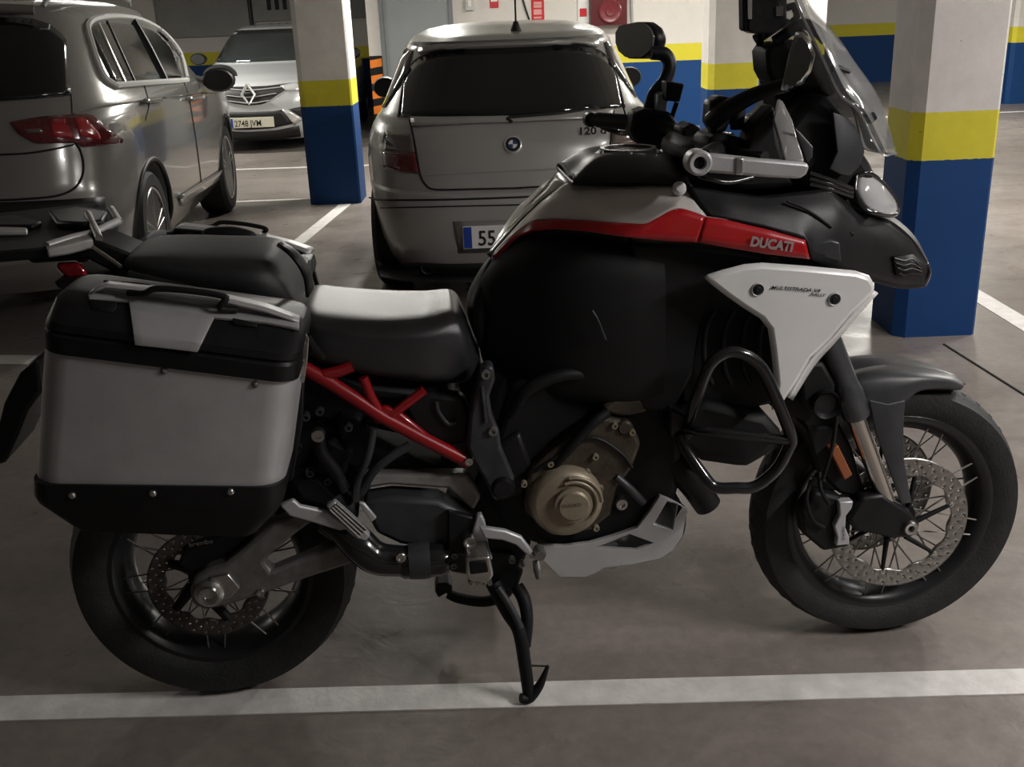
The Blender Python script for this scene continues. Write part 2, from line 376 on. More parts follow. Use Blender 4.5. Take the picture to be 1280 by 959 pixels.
# fire point
M_RSIGN = mat('red sign', (.5, .02, .025), .35, nscale=20, namp=.1)
M_PW = mat('white plastic', (.7, .7, .68), .4)
t = tag(wbox('wall_socket', 582, -4, 592, 12, .05, mat('socket grey', (.5, .5, .48), .5)), 'small grey wall switch box next to the door', 'switch')
wbox('rocker', 585, 1, 589, 8, .012, M_PW, t, .001, off=.05)
t = tag(wbox('fire_sign', 612, -8, 623, 9, .008, M_RSIGN), 'small red and white fire notice beside the grey switch', 'sign')
wbox('panel', 613.5, -7, 621.5, 1.5, .004, M_PW, t, 0, off=.008)
t = tag(wbox('extinguisher_sign', 664, -14, 680, 26, .01, M_RSIGN), 'tall red fire extinguisher notice with white pictogram', 'sign')
for yy, hh in ((-6, 5), (4, 3), (8, 3), (15, 6), (22, 2)): wbox('print', 667, yy-hh/2, 677, yy+hh/2, .003, mat('faded pink print', (.62, .3, .28), .4), t, 0, off=.01)
t = tag(wbox('call_point', 722, -8, 736, 27, .03, M_PW), 'white fire alarm call point with red button', 'alarm')
wbox('button', 724.5, 11, 733, 20, .012, M_RSIGN, t, .003, off=.03)
t = tag(wbox('hose_cabinet', 737, -30, 782, 28, .16, mat('dark red cabinet', (.085, .010, .013), .35, nscale=8, namp=.15)), 'dark red fire hose cabinet on the wall', 'cabinet')
hc = wp(761, 14); hc.y = WY-.16
lathe('hose_reel', [(.0, .02), (.05, .03), (.06, .02), (.11, .022), (.125, .03), (.14, .02), (.14, 0)], hc, mat('red reel', (.15, .022, .027), .3), t, 28, axis=(0, -1, 0))
0 and wbox('notice', 747, 12, 768, 19, .003, mat('pale pink print', (.5, .2, .2), .4), t, 0, off=.19)
struct(tube('wall_cable', [wp(651, -10, .02), wp(656, 8, .02), wp(662, 26, .02)], .012, M_BLK, None), 'black cable hanging on the centre wall')
struct(tube('wall_conduit', [wp(788, -20, .03), wp(790, 30, .03)], .018, mat('grey conduit', (.3, .3, .29), .5), None, smooth=False), 'grey conduit running down the centre wall')

# ceiling lamps
M_TUBE = mat('lit fluorescent tube', (1, 1, 1), .5, emit=((1, .96, .86), 6))
M_LBODY = mat('lamp housing', (.6, .6, .58), .5)
for i, (x, y, ax, pw, where) in enumerate(LAMPS):
    t = tag(empty('ceiling_lamp', (x, y, CEIL), 0 if ax == 'x' else PI/2), 'twin tube fluorescent ceiling batten '+where, 'lamp', 'ceiling lamps')
    box('housing', (-.64, -.09, -.05), (.64, .09, 0), M_LBODY, t, .01)
    for s in (-.05, .05): tube('lamp_tube', [(-.6, s, -.07), (.6, s, -.07)], .016, M_TUBE, t, smooth=False)
    ld = bpy.data.lights.new('tube_light', 'AREA'); ld.shape = 'RECTANGLE'; ld.size = 1.2; ld.size_y = .14; ld.energy = pw; ld.color = (1, .972, .90) if y > 5 else (1, .965, .95)
    lo = bpy.data.objects.new('tube_light', ld); COL.objects.link(lo); lo.parent = t; lo.location = (0, 0, -.095)

# ================================================================== THE MOTORCYCLE (x forward, y left, z up; traced points sit on their own plane w to the right of its middle)
MC = tag(empty('motorcycle', BO, BYAW), 'black silver and red adventure motorcycle with aluminium panniers on its stand', 'motorcycle')
def B3(l): return [b(*p) for p in l]
def Bw(l, w_): return [b(x, y, w_) for x, y in l]
def bz(px, py, z):
    q = G(px, py, z)-BO; return V((q.dot(DU), -q.dot(DW), z))
def sheet(name, poly, wf, m, parent=None, th=.004, bev=0, mirror=False):
    p = [b(x, y, wf(x, y) if callable(wf) else wf) for x, y in poly]
    def build(f):
        me = bpy.data.meshes.new(name); q = [f(v) for v in p]
        me.from_pydata([tuple(v) for v in q], [], [tuple(t) for t in tessellate_polygon([[V((v.x, v.z, 0)) for v in p]])]); me.update()
        bm = bmesh.new(); bm.from_mesh(me); bmesh.ops.recalc_face_normals(bm, faces=bm.faces); bm.to_mesh(me); bm.free()
        o = link(name, me, parent or MC, m, 40); solid(o, th, 0, bev); return o
    o = build(lambda v: v)
    if mirror: build(flip)
    return o
def loft(name, loops, m, parent, smooth=35):
    n = len(loops[0]); vs = [v for l in loops for v in l]; fs = [tuple(range(n)), tuple(range((len(loops)-1)*n, len(loops)*n))]
    for i in range(len(loops)-1):
        for j in range(n):
            k = (j+1) % n; fs.append((i*n+j, i*n+k, (i+1)*n+k, (i+1)*n+j))
    return mk(name, vs, fs, m, parent, smooth)

# ---- wheels
def disc_mesh(name, c, r0, r1, yc, th, m, parent, nt=168, scallop=0):
    rs = [r0+(r1-r0)*k/7 for k in range(8)]; vs = []; fs = []
    for i in range(nt):
        a = 2*PI*i/nt
        for k, r in enumerate(rs): 
            rr = r+(scallop*math.sin(a*12) if k == 0 else 0); vs.append(V((c.x+rr*math.cos(a), yc, c.z+rr*math.sin(a))))
    for i in range(nt):
        j = (i+1) % nt
        for k in range(7):
            if (k in (1, 5) and i % 6 == 1) or (k == 3 and i % 6 == 4): continue
            fs.append((i*8+k, j*8+k, j*8+k+1, i*8+k+1))
    o = mk(name, vs, fs, m, parent, 30); solid(o, th); return o
def wheel(c, R, hw, rr, nsp, discs):
    """c centre, R tyre radius, hw half width, rr bead radius"""
    pr = [(rr-.004, -hw*.72), (rr+.012, -hw*.86), (rr+(R-rr)*.45, -hw), (R-(R-rr)*.25, -hw*.93), (R-.018, -hw*.72), (R-.006, -hw*.42), (R, 0)]
    prof = pr+[(r, -h) for r, h in reversed(pr[:-1])]+[(rr-.004, 0)]
    ty = lathe('tyre', prof, c, M_TYRE, MC, 96, closed=True)
    vs = []; fs = []; nb = 44
    for i in range(nb):                                   # raised tread bars, angled like chevrons
        for s in (-1, 1):
            a = 2*PI*(i+(.5 if s > 0 else 0))/nb; base = len(vs)
            for (da, h) in ((0, .10), (.045, .10), (.095, .50), (.115, .86), (.06, .86), (.045, .5)):
                hh = h*hw; r = R-.0005-.011*(h/.55)**2*(1 if h < .6 else 1.15)
                for e in (-.004, .0012):
                    vs.append(V((c.x+(r+e)*math.cos(a+da), s*hh, c.z+(r+e)*math.sin(a+da))))
            n = 6; fs.append(tuple(base+2*k+1 for k in range(n)))
            for k in range(n):
                l = (k+1) % n; fs.append((base+2*k, base+2*l, base+2*l+1, base+2*k+1))
    tag(mk('tread_bars', vs, fs, M_TYRE, ty, 30), kind='stuff')
    rw = hw*.78
    rim = lathe('wheel_rim', [(rr+.002, -rw), (rr+.006, -rw*.93), (rr-.012, -rw*.86), (rr-.022, -rw*.5), (rr-.03, 0), (rr-.022, rw*.5), (rr-.012, rw*.86), (rr+.006, rw*.93), (rr+.002, rw), (rr-.008, rw), (rr-.02, rw*.85), (rr-.034, rw*.5), (rr-.040, 0), (rr-.034, -rw*.5), (rr-.02, -rw*.85), (rr-.008, -rw)], c, M_RIMB, MC, 80, closed=True)
    lathe('hub', [(.018, -.07), (.05, -.068), (.052, -.05), (.034, -.04), (.032, .04), (.052, .05), (.05, .068), (.018, .07)], c, M_BLK, rim, 28)
    base = {}
    for i in range(nsp):
        k = i % 4; s = 1 if k < 2 else -1; lead = 1 if k % 2 else -1; a = 2*PI*i/nsp
        if k not in base:
            a1 = lead*.55
            p0 = V((.048*math.cos(a1), s*.055, .048*math.sin(a1))); p1 = V((rr-.018, s*rw*.72, 0))
            base[k] = tube('spoke', [p0, p1], .0021, M_SPOKE, rim, 6, smooth=False); o = base[k]
        else:
            o = bpy.data.objects.new('spoke', base[k].data); COL.objects.link(o); o.parent = rim
        o.location = c; o.rotation_euler = (0, -a, 0)
    return rim
FWC = V((1.572, 0, .325)); RWC = V((0, 0, .318))
wheel(RWC, .318, .084, .222, 36, 1)
wheel(FWC, .325, .060, .247, 36, 2)
for yy in (-.088, .088):
    o = disc_mesh('brake_disc', FWC, .122, .165, yy, .005, M_DISC, MC, scallop=.004)
    for i in range(6):
        a = i*PI/3+.3; tube('disc_arm', [V((FWC.x+.045*math.cos(a-.3), yy*.95, FWC.z+.045*math.sin(a-.3))), V((FWC.x+.128*math.cos(a), yy, FWC.z+.128*math.sin(a)))], [.007, .0045], M_BLKM, o, 8, smooth=False)
        lathe('disc_button', [(0, .004), (.006, .004), (.007, 0), (.007, -.004)], V((FWC.x+.128*math.cos(a), yy-math.copysign(.0, yy), FWC.z+.128*math.sin(a))), M_STEEL, o, 10)
o = disc_mesh('brake_disc', RWC, .092, .132, -.095, .005, mat('worn rear disc', (.10, .09, .08), .5, .8, nscale=60, namp=.3), MC, scallop=.003)
for i in range(5):
    a = i*2*PI/5; tube('disc_arm', [V((.04*math.cos(a-.4), -.092, .318+.04*math.sin(a-.4))), V((.098*math.cos(a), -.095, .318+.098*math.sin(a)))], [.014, .01], M_BLKM, o, 8, smooth=False)

# ---- swingarm, axle
prism('swingarm', [(237, 738), (243, 721), (262, 711), (282, 705), (305, 686), (340, 655), (368, 643), (392, 652), (362, 674), (340, 692), (330, 704), (338, 715), (400, 689), (458, 668), (458, 700), (383, 724), (333, 742), (288, 757), (256, 764), (240, 756)], .165, .125, M_CAST, MC, .008, mirror=True)
prism('swingarm_bridge', [(449, 594), (584, 593), (602, 622), (592, 640), (560, 612), (490, 607), (455, 612)], .14, .10, M_CAST2, MC, .008, mirror=True)
c = b(262, 741, .17)
lathe('axle_nut', [(.0, .004), (.012, .006), (.014, .016), (.020, .018), (.022, .012), (.026, .01), (.031, .006), (.031, -.01)], c, M_STEEL, MC, 6*5)
lathe('rear_axle', [(.011, -.33), (.011, .0)], c, M_STEEL, MC, 16)
prism('chain_adjuster', [(262, 722), (285, 718), (300, 735), (288, 748), (262, 758)], .172, .16, M_STEEL, MC, .003)
bolt('bolt', 326, 741, .167, .009, .006, M_STEEL, MC)
# rear caliper and carrier
prism('rear_caliper', [(228, 690), (262, 676), (310, 664), (318, 680), (300, 698), (262, 708), (240, 716), (222, 706)], .13, .085, M_BLKM, MC, .006)
text('caliper_print', 'brembo', b(237, 684, .1315), b(264, 679, .13)-b(237, 684, .13), (0, 0, 1), .016, M_STEEL, MC)

# ---- rear bodywork
prism('tail_frame_cover', [(110, 350), (200, 340), (360, 380), (390, 440), (470, 480), (560, 500), (585, 520), (560, 560), (470, 540), (380, 530), (340, 520), (180, 470), (110, 400)], .10, -.10, M_BLKM, MC, .02)
prism('rear_mudguard', [(46, 448), (24, 466), (4, 505), (-10, 560), (-12, 584), (6, 580), (22, 545), (34, 515), (52, 490)], .09, -.09, M_BLK, MC, .008)
prism('wheel_hugger', [(360, 540), (405, 525), (470, 560), (560, 590), (450, 600), (432, 642), (400, 652), (372, 640), (350, 600)], .11, -.06, M_BLKM, MC, .015)
# tail lamp
tl = loft('tail_lamp', [[b(68, 333, .05), b(74, 328, .05), b(98, 327, .05), b(108, 338, .05), b(112, 350, .05), b(86, 352, .05)], [b(68, 333, -.05), b(74, 328, -.05), b(98, 327, -.05), b(108, 338, -.05), b(112, 350, -.05), b(86, 352, -.05)]], M_TAILR, MC); bevel(tl, .008)
lathe('reflector', [(0, .01), (.012, .008), (.015, 0), (.015, -.02)], b(102, 320, .02), M_TAILR2, tl, 14)
prism('tail_tray', [(66, 352), (112, 348), (150, 338), (200, 352), (200, 372), (110, 366), (72, 362)], .09, -.09, M_BLK, MC, .006)
# luggage rack
ZR = 1.085
def plan(name, px, z0, z1, m, parent, bev=.004):
    p = [bz(x, y, z1) for x, y in px]; o = loft(name, [[V((v.x, v.y, z0)) for v in p], [V((v.x, v.y, z1)) for v in p]], m, parent, 30)
    if bev: bevel(o, bev)
    return o
rk = plan('luggage_rack', [(-110, 276), (0, 266), (96, 256), (138, 262), (146, 276), (122, 288), (116, 298), (60, 309), (0, 314), (-110, 322)], ZR-.022, ZR, M_BLKM, MC)
tube('rack_edge', [bz(58, 308, ZR), bz(90, 298, ZR), bz(112, 293, ZR), bz(128, 286, ZR), bz(147, 277, ZR)], .009, M_ALU, rk, 8, smooth=False)
tube('rack_edge', [bz(139, 261, ZR), bz(149, 277, ZR)], .008, M_ALU, rk, 8, smooth=False)
plan('rack_edge', [(57, 303), (86, 297), (112, 291), (116, 298), (84, 306), (58, 310)], ZR-.018, ZR+.002, M_CAST2, rk)
plan('rack_edge', [(-110, 285), (0, 283), (34, 284), (34, 290), (0, 291), (-110, 296)], ZR, ZR+.008, M_ALU, rk)
plan('rack_pad', [(60, 263), (98, 258), (134, 263), (128, 274), (104, 278), (70, 276)], ZR, ZR+.018, M_BLK, rk, .006)
plan('rack_pad', [(-30, 272), (20, 268), (52, 276), (40, 281), (-30, 281)], ZR, ZR+.012, M_BLK, rk, .005)
tube('rack_latch', [bz(112, 279, ZR)+V((0, 0, .02)), bz(124, 298, ZR)], .008, M_STEEL, rk, 8, smooth=False)
tube('rack_strut', B3([(136, 290, -.08), (166, 313, -.1)]), .004, M_STEEL, rk, 8, smooth=False)
tube('rack_strut', B3([(116, 309, .08), (152, 334, .12)]), .004, M_STEEL, rk, 8, smooth=False)
prism('rack_bracket', [(20, 316), (120, 300), (170, 320), (190, 350), (150, 345), (110, 325), (40, 330)], .06, -.06, M_BLKM, rk, .006)

# seats: lofts of rounded sections (crest on the mid plane, rounded shoulder, side)
def seat(name, st, m, parent, ne=3.0, seg=20):
    """stations: (px_top, py_top, px_bot, py_bot, half width, w used for the bottom point)"""
    loops = []
    for (xt, yt, xb, yb, hwid, wb, *wt) in st:
        t = b(xt, yt, wt[0] if wt else 0); t.y = 0; q = b(xb, yb, wb); q.y = 0; c = V(((t.x+q.x)/2, 0, (t.z+q.z)/2)); ax = V(((t.x-q.x)/2, 0, (t.z-q.z)/2))
        l = []
        for s in range(seg):
            a = 2*PI*s/seg; ca, sa = math.cos(a), math.sin(a)
            l.append(c+ax*(math.copysign(abs(sa)**(2/ne), sa))+V((0, hwid, 0))*math.copysign(abs(ca)**(2/ne), ca))
        loops.append(l)
    cols = [catmull([l[j] for l in loops], 5) for j in range(seg)]
    loops = [[c[i] for c in cols] for i in range(len(cols[0]))]
    return loft(name, loops, m, parent, 60)
seat('rider_seat', [(376, 372, 372, 440, .10, .1), (392, 370, 388, 455, .15, .14), (420, 374, 410, 466, .165, .16), (480, 378, 455, 480, .165, .17), (530, 377, 520, 490, .155, .165), (566, 373, 566, 493, .135, .15), (580, 392, 588, 484, .12, .13), (592, 425, 602, 455, .09, .11)], M_SEAT, MC, 4.2, 28)
seat('passenger_seat', [(162, 322, 160, 338, .07, .08), (172, 308, 172, 345, .12, .12), (210, 304, 205, 358, .145, .14), (270, 305, 265, 372, .155, .15), (325, 306, 320, 388, .155, .15), (350, 312, 352, 398, .14, .14), (368, 335, 372, 398, .12, .12), (380, 362, 384, 388, .08, .08)], M_SEAT2, MC, 3.2)
surf('seat_strap', [B3([(346, 306, .13), (364, 320, .155), (380, 345, .155), (384, 372, .14)]), B3([(352, 303, .10), (372, 316, .125), (388, 340, .125), (390, 360, .11)])], 10, 3, M_BLK, MC, .006)
tube('grab_rail', B3([(160, 345, .17), (230, 362, .18), (310, 384, .185), (360, 402, .18), (372, 420, .16)]), .011, M_BLK, MC, mirror=True)
prism('seat_base', [(165, 340), (240, 356), (340, 385), (380, 400), (395, 455), (460, 482), (560, 494), (575, 505), (460, 500), (390, 480), (330, 430), (170, 380)], .13, -.13, M_BLKM, MC, .01)

# red trellis subframe
for nm, pts, r in (('subframe_tube', [(380, 460), (412, 478), (445, 499), (478, 521), (530, 549), (587, 578)], .0145), ('subframe_tube', [(478, 521), (464, 497), (454, 472)], .010), ('subframe_tube', [(488, 520), (506, 506), (530, 488)], .010), ('subframe_tube', [(400, 470), (425, 464), (440, 458)], .012)):
    tube(nm, Bw(pts, .165), r, M_REDF, MC, 12, smooth=False, mirror=True)
prism('subframe_gusset', [(462, 520), (480, 508), (500, 516), (540, 548), (530, 556), (508, 548), (496, 535), (470, 530)], .172, .155, M_REDF, MC, .005, mirror=True)
bolt('bolt', 586, 577, .18, .009, .005, M_STEEL, MC, True)
# frame casting with bolts
fr = prism('frame_plate', [(603, 462), (610, 456), (618, 460), (619, 476), (612, 496), (615, 518), (624, 540), (627, 560), (643, 598), (640, 622), (618, 628), (605, 600), (590, 575), (584, 559), (587, 520), (596, 487)], .185, .14, M_DGREY2, MC, .007, mirror=True)
bolt('bolt', 607, 468, .186, .010, .007, M_CAST, MC, True); bolt('bolt', 616, 539, .186, .010, .007, M_CAST, MC, True)
tube('frame_rib', Bw([(602, 482), (604, 500), (607, 528)], .187), .0045, M_DGREY2, MC, 8)
prism('battery_cover', [(500, 500), (540, 492), (580, 498), (590, 520), (584, 555), (560, 560), (520, 540)], .15, .1, M_BLK, MC, .01, mirror=True)
tube('cover_rib', Bw([(545, 502), (548, 515), (560, 530), (570, 528)], .153), .005, M_DGREY, MC, 8)

# shock, hoses and linkage between subframe and swingarm
bolt('bolt', 398, 543, .2, .014, .012, M_STEEL, MC)
tube('pannier_mount', B3([(398, 543, .19), (402, 565, .18), (420, 590, .17), (430, 612, .16)]), .013, M_BLK, MC, mirror=True)
tube('brake_hose', B3([(467, 535, .17), (460, 570, .175), (448, 600, .17), (444, 625, .16)]), .009, M_DGREY, MC)
tube('brake_hose', B3([(512, 557, .17), (490, 570, .175), (466, 590, .175), (452, 615, .16)]), .010, M_DGREY, MC)
tube('clip', B3([(353, 570, .2), (362, 572, .2), (366, 583, .2), (360, 592, .2), (353, 590, .2)]), .003, M_STEEL, MC, 6)
prism('shock_reservoir', [(420, 520), (450, 520), (470, 560), (450, 590), (425, 580)], .13, .05, M_BLKM, MC, .01)
lathe('rear_spring', [(.03, -.1), (.045, -.09), (.045, .02), (.03, .03)], b(420, 560, .1), M_BLKM, MC, 20, axis=(.5, 0, .86))
for i, (x, y) in enumerate(((383, 520), (400, 513), (436, 533), (372, 560), (410, 600), (388, 590))):
    bolt('fastener', x, y, .15, .009, .012, M_DGREY2, MC)

# exhaust
tube('exhaust', B3([(408, 650, .14), (432, 664, .16), (450, 682, .175), (470, 697, .18), (500, 701, .18), (556, 700, .18)]), [.030, .036, .038, .036, .033, .030], M_BLKG, MC, 18)
lathe('exhaust_clamp', [(.0305, -.03), (.039, -.028), (.041, .0), (.039, .016), (.0305, .018)], b(528, 700, .18), M_DGREY, MC, 24, axis=(1, 0, 0))
lathe('exhaust_end', [(.030, -.07), (.036, -.06), (.037, .02), (.03, .035), (0, .037)], b(540, 700, .18), M_BLKG, MC, 24, axis=(1, 0, 0))
bolt('exhaust_bolt', 501, 697, .218, .011, .004, M_STEEL, MC)
prism('exhaust_shield', [(452, 628), (490, 622), (548, 626), (592, 648), (582, 676), (560, 690), (500, 682), (470, 668)], .17, .10, M_DGREY, MC, .012)
prism('silencer_fins', [(407, 633), (418, 627), (450, 655), (463, 671), (453, 681), (437, 668)], .2, .18, M_ALU, MC, .004)
for i in range(4): tube('fin', Bw([(412+i*3, 637-i*2.5), (448+i*3.5, 671-i*2.8)], .202), .003, M_CAST, MC, 6, smooth=False)
prism('silencer_fins', [(448, 628), (456, 630), (471, 648), (464, 654)], .195, .185, M_ALU, MC, .003)
prism('heat_shield', [(349, 632), (366, 625), (375, 633), (408, 640), (428, 655), (448, 670), (424, 664), (384, 652), (362, 646)], .19, .175, M_ALU, MC, .004)
prism('silencer_body', [(355, 600), (400, 590), (452, 640), (440, 668), (400, 640), (370, 632)], .16, .06, M_BLKM, MC, .02)

# engine
prism('crankcase', [(612, 560), (640, 480), (700, 470), (840, 490), (855, 560), (850, 620), (800, 660), (740, 682), (690, 690), (640, 672), (615, 630)], .15, -.15, M_BLKM, MC, .02)
prism('engine_side_case', [(660, 592), (690, 565), (722, 543), (750, 520), (790, 528), (802, 556), (790, 588), (772, 612), (764, 645), (740, 664), (690, 672), (655, 640)], .185, .14, M_ENG, MC, .010, mirror=True)
prism('timing_cover', [(752, 508), (776, 494), (806, 500), (810, 516), (780, 522), (758, 518)], .18, .14, M_ENG, MC, .008)
tube('coolant_hose', B3([(690, 585, .18), (712, 560, .19), (740, 530, .19), (760, 515, .18)]), .011, M_BLKM, MC)
tube('engine_seam', B3([(668, 590, .19), (690, 575, .19), (720, 556, .19), (745, 548, .19), (775, 566, .19), (790, 585, .19)]), .004, M_BLKM, MC, 6)
tube('oil_line', B3([(770, 596, .185), (786, 610, .19), (804, 628, .18)]), .009, M_DGREY2, MC)
cl = b(708, 628, .2)
cc = lathe('clutch_cover', [(0, .014), (.064, .014), (.070, .011), (.0765, .002), (.079, -.010), (.079, -.06)], cl, M_BRONZE, MC, 56)
c2 = b(717, 632, .225)
lathe('clutch_cap', [(0, .008), (.030, .008), (.034, .003), (.040, .002), (.040, -.012)], c2, M_BRONZE, cc, 40)
text('cap_print', 'DUCATI', b(702, 635, .2335), (1, 0, 0), (0, 0, 1), .011, M_ENG, cc)
for a0, a1, r in ((-.7, 1.9, .050), (.0, 1.7, .060)):
    tube('cover_rib', [c2+V((r*math.cos(a), .006, r*math.sin(a))) for a in [a0+(a1-a0)*i/8 for i in range(9)]], .004, M_BRONZE, cc, 8)
for i in range(0):
    a = i*2*PI/7+.3; lathe('bolt', [(0, .006), (.005, .006), (.006, 0), (.006, -.01)], cl+V((.073*math.cos(a), -.010, .073*math.sin(a))), M_ENG, cc, 10)
lathe('oil_plug', [(0, .001), (.006, .001), (.007, .006), (.012, .006), (.013, 0), (.013, -.02)], b(777, 630, .19), M_STEEL, MC, 20)
for x, y in ((744, 571), (722, 548), (734, 590), (790, 540), (688, 580), (655, 605), (768, 532), (745, 660), (750, 610)): bolt('bolt', x, y, .188, .007, .006, M_BRONZE, MC)
lathe('case_boss', [(0, .004), (.012, .004), (.016, 0), (.016, -.02)], b(781, 535, .188), M_ENG, MC, 18)
prism('gearbox_cover', [(618, 560), (650, 540), (668, 590), (656, 620), (630, 625)], .165, .13, M_BLK, MC, .01)
lathe('sprocket_cover', [(0, .01), (.02, .01), (.026, 0), (.026, -.03)], b(629, 610, .185), M_BLK, MC, 24)
# dark hoses above the engine
tube('coolant_hose', B3([(640, 520, .17), (660, 488, .18), (700, 470, .18), (740, 468, .17)]), .014, M_BLKM, MC)
tube('cable', B3([(740, 388, .215), (748, 402, .217), (757, 425, .213)]), .0025, M_DGREY2, MC, 6)
# skid plate
sk = prism('skid_plate', [(672, 682), (705, 683), (737, 679), (768, 670), (797, 660), (812, 640), (825, 620), (838, 625), (859, 637), (853, 671), (842, 688), (825, 699), (790, 706), (756, 710), (744, 717), (731, 722), (700, 722), (678, 700)], .17, .158, M_SILV2, MC, .004,
      holes=[[(745, 685), (787, 668), (817, 679), (797, 688)], [(817, 656), (834, 627), (847, 631), (841, 663)]], mirror=True)
surf('skid_pan', [Bw([(700, 721), (731, 721), (756, 709), (825, 698), (853, 670), (858, 640)], .165), [V((v.x, 0, v.z-.004)) for v in Bw([(700, 721), (731, 721), (756, 709), (825, 698), (853, 670), (858, 640)], .165)]], 24, 4, M_SILV2, MC, .006, both=True)
bolt('skid_bolt', 676, 692, .172, .012, .006, M_CAST, MC, True)
tube('catalyst', B3([(836, 575, .12), (862, 598, .13), (885, 632, .13)]), [.03, .034, .03], M_BLK, MC, 16)
prism('lower_cowl', [(838, 520), (880, 500), (960, 520), (985, 548), (960, 572), (935, 588), (880, 580), (850, 560)], .19, -.19, M_BLKM, MC, .02)
# radiator and crash bars
prism('radiator', [(850, 350), (880, 346), (915, 362), (962, 396), (978, 430), (972, 505), (900, 520), (850, 505)], .165, -.165, M_BLKM, MC, .01)
for x in (884, 908, 932, 952):
    tube('radiator_vane', Bw([(x+10, 388), (x, 405), (x-4, 430), (x-2, 460), (x+6, 480)], .185), .006, M_BLK, MC, 8)
CB = [(862, 527), (868, 505), (875, 487), (883, 465), (893, 450), (912, 440), (932, 444), (952, 460), (968, 493), (981, 524), (989, 548), (985, 562), (970, 588), (944, 608), (920, 610), (894, 609), (879, 594), (859, 565), (850, 545)]
cbw = [.2, .23, .25, .265, .27, .27, .27, .27, .27, .27, .27, .27, .265, .26, .26, .255, .245, .22, .2]
tube('crash_bar', [b(x, y, w_) for (x, y), w_ in zip(CB, cbw)], .0125, M_BLKG, MC, 12, 4, mirror=True)
tube('crash_bar_brace', B3([(852, 536, .19), (880, 539, .24), (920, 543, .262), (985, 551, .27)]), .0105, M_BLKG, MC, 10, mirror=True)
prism('crash_bar_foot', [(836, 510), (856, 518), (868, 545), (852, 560), (836, 545)], .2, .15, M_BLK, MC, .006, mirror=True)

# rear set: peg, pedal, brackets
prism('peg_bracket', [(590, 668), (596, 646), (602, 644), (607, 655), (609, 672), (612, 690), (616, 700), (583, 700), (587, 683)], .2, .18, M_ALU, MC, .003, mirror=True)
pg = prism('foot_peg', [(582, 699), (612, 696), (617, 720), (611, 729), (588, 728), (583, 720)], .27, .19, M_STEEL, MC, .004, mirror=True)
prism('peg_rubber', [(586, 703), (608, 701), (611, 716), (588, 719)], .274, .2, M_BLKM, pg, .003)
for x in (588, 596, 604, 612): bolt('peg_tooth', x, 727, .255, .005, .01, M_STEEL, MC)
prism('brake_pedal', [(599, 660), (612, 661), (632, 664), (652, 672), (664, 688), (671, 700), (664, 699), (645, 682), (628, 676), (606, 674)], .225, .21, M_ALU, MC, .004)
lathe('pedal_pivot', [(0, .004), (.006, .004), (.009, .008), (.013, .008), (.014, 0), (.014, -.03)], b(587, 677, .215), M_STEEL, MC, 18)
tube('pedal_tip', B3([(670, 700, .22), (672, 712, .23), (674, 724, .24)]), [.008, .010, .007], M_CAST, MC, 10)
lathe('pedal_tip_pad', [(0, .02), (.011, .02), (.012, -.012), (0, -.012)], b(674, 690, .22), M_CAST, MC, 14)
prism('heel_guard', [(560, 640), (595, 648), (604, 672), (580, 695), (560, 690)], .19, .17, M_BLK, MC, .004, mirror=True)
prism('stand_bracket', [(600, 690), (640, 690), (655, 715), (645, 742), (615, 735)], .12, -.12, M_BLKM, MC, .008)
for x, y in ((568, 694), (567, 707), (640, 700), (652, 705)): bolt('bolt', x, y, .185, .008, .006, M_CAST, MC)
prism('rear_set_plate', [(553, 690), (570, 640), (600, 590), (640, 590), (664, 680), (652, 712), (610, 724), (562, 716)], .11, -.10, M_BLKM, MC, .008)
# centre stand (near leg down) and folded side stand beyond
cs = tube('centre_stand', B3([(616, 728, .13), (634, 764, .15), (649, 789, .165), (656, 830, .18), (661, 868, .192)]), [.018, .016, .016, .015, .014], M_BLKM, MC, 14)
tube('stand_brace', B3([(646, 733, .11), (655, 750, .13), (659, 775, .15), (657, 808, .168)]), [.016, .016, .014, .012], M_BLKM, cs, 12)
tube('stand_foot', B3([(651, 873, .20), (662, 872, .195), (675, 856, .19), (685, 832, .185)]), [.011, .013, .010, .004], M_BLKM, cs, 12)
tube('stand_spring', B3([(622, 734, .155), (634, 752, .165), (645, 772, .175), (650, 785, .18)]), .008, M_DGREY2, cs, 10)
tube('stand_tab', B3([(658, 832, .18), (685, 833, .185)]), .0022, M_BLKM, cs, 6, smooth=False)
ss = tube('side_stand', B3([(640, 728, -.10), (628, 745, -.13), (605, 752, -.15), (575, 748, -.16), (560, 742, -.17)]), [.016, .015, .014, .014, .013], M_BLKM, MC, 12)
prism('side_stand_foot', [(546, 730), (560, 729), (566, 733), (564, 748), (558, 742), (548, 748), (544, 740)], -.15, -.20, M_BLKM, ss, .004)

# ---- tank and front bodywork
prism('airbox_cover', [(790, 304), (841, 306), (905, 312), (960, 321), (1010, 328), (955, 332), (885, 347), (905, 366), (880, 400), (866, 470), (842, 515), (800, 515), (790, 480)], .18, -.18, M_BLKM, MC, .025)
seat('tank_side', [(600, 352, 602, 440, .045, .06, .045), (612, 338, 606, 462, .07, .09, .06), (634, 314, 626, 482, .10, .12, .08), (665, 298, 664, 505, .145, .16, .12), (700, 294, 700, 518, .175, .18, .15), (740, 296, 742, 524, .192, .195, .17), (785, 301, 785, 524, .198, .195, .175), (830, 306, 830, 516, .195, .19, .175)], M_BLKM, MC, 5, 28)
seat('tank_nose', [(612, 322, 628, 334, .02, .02), (603, 334, 625, 380, .045, .045), (594, 350, 620, 420, .06, .06), (585, 370, 612, 440, .066, .066), (584, 392, 606, 452, .06, .06)], M_BLK, MC, 2.6)
TOPE = [(614, 320, .018), (640, 290, .024), (665, 264, .032), (690, 243, .045), (716, 228, .08), (780, 231, .12), (850, 230, .155)]
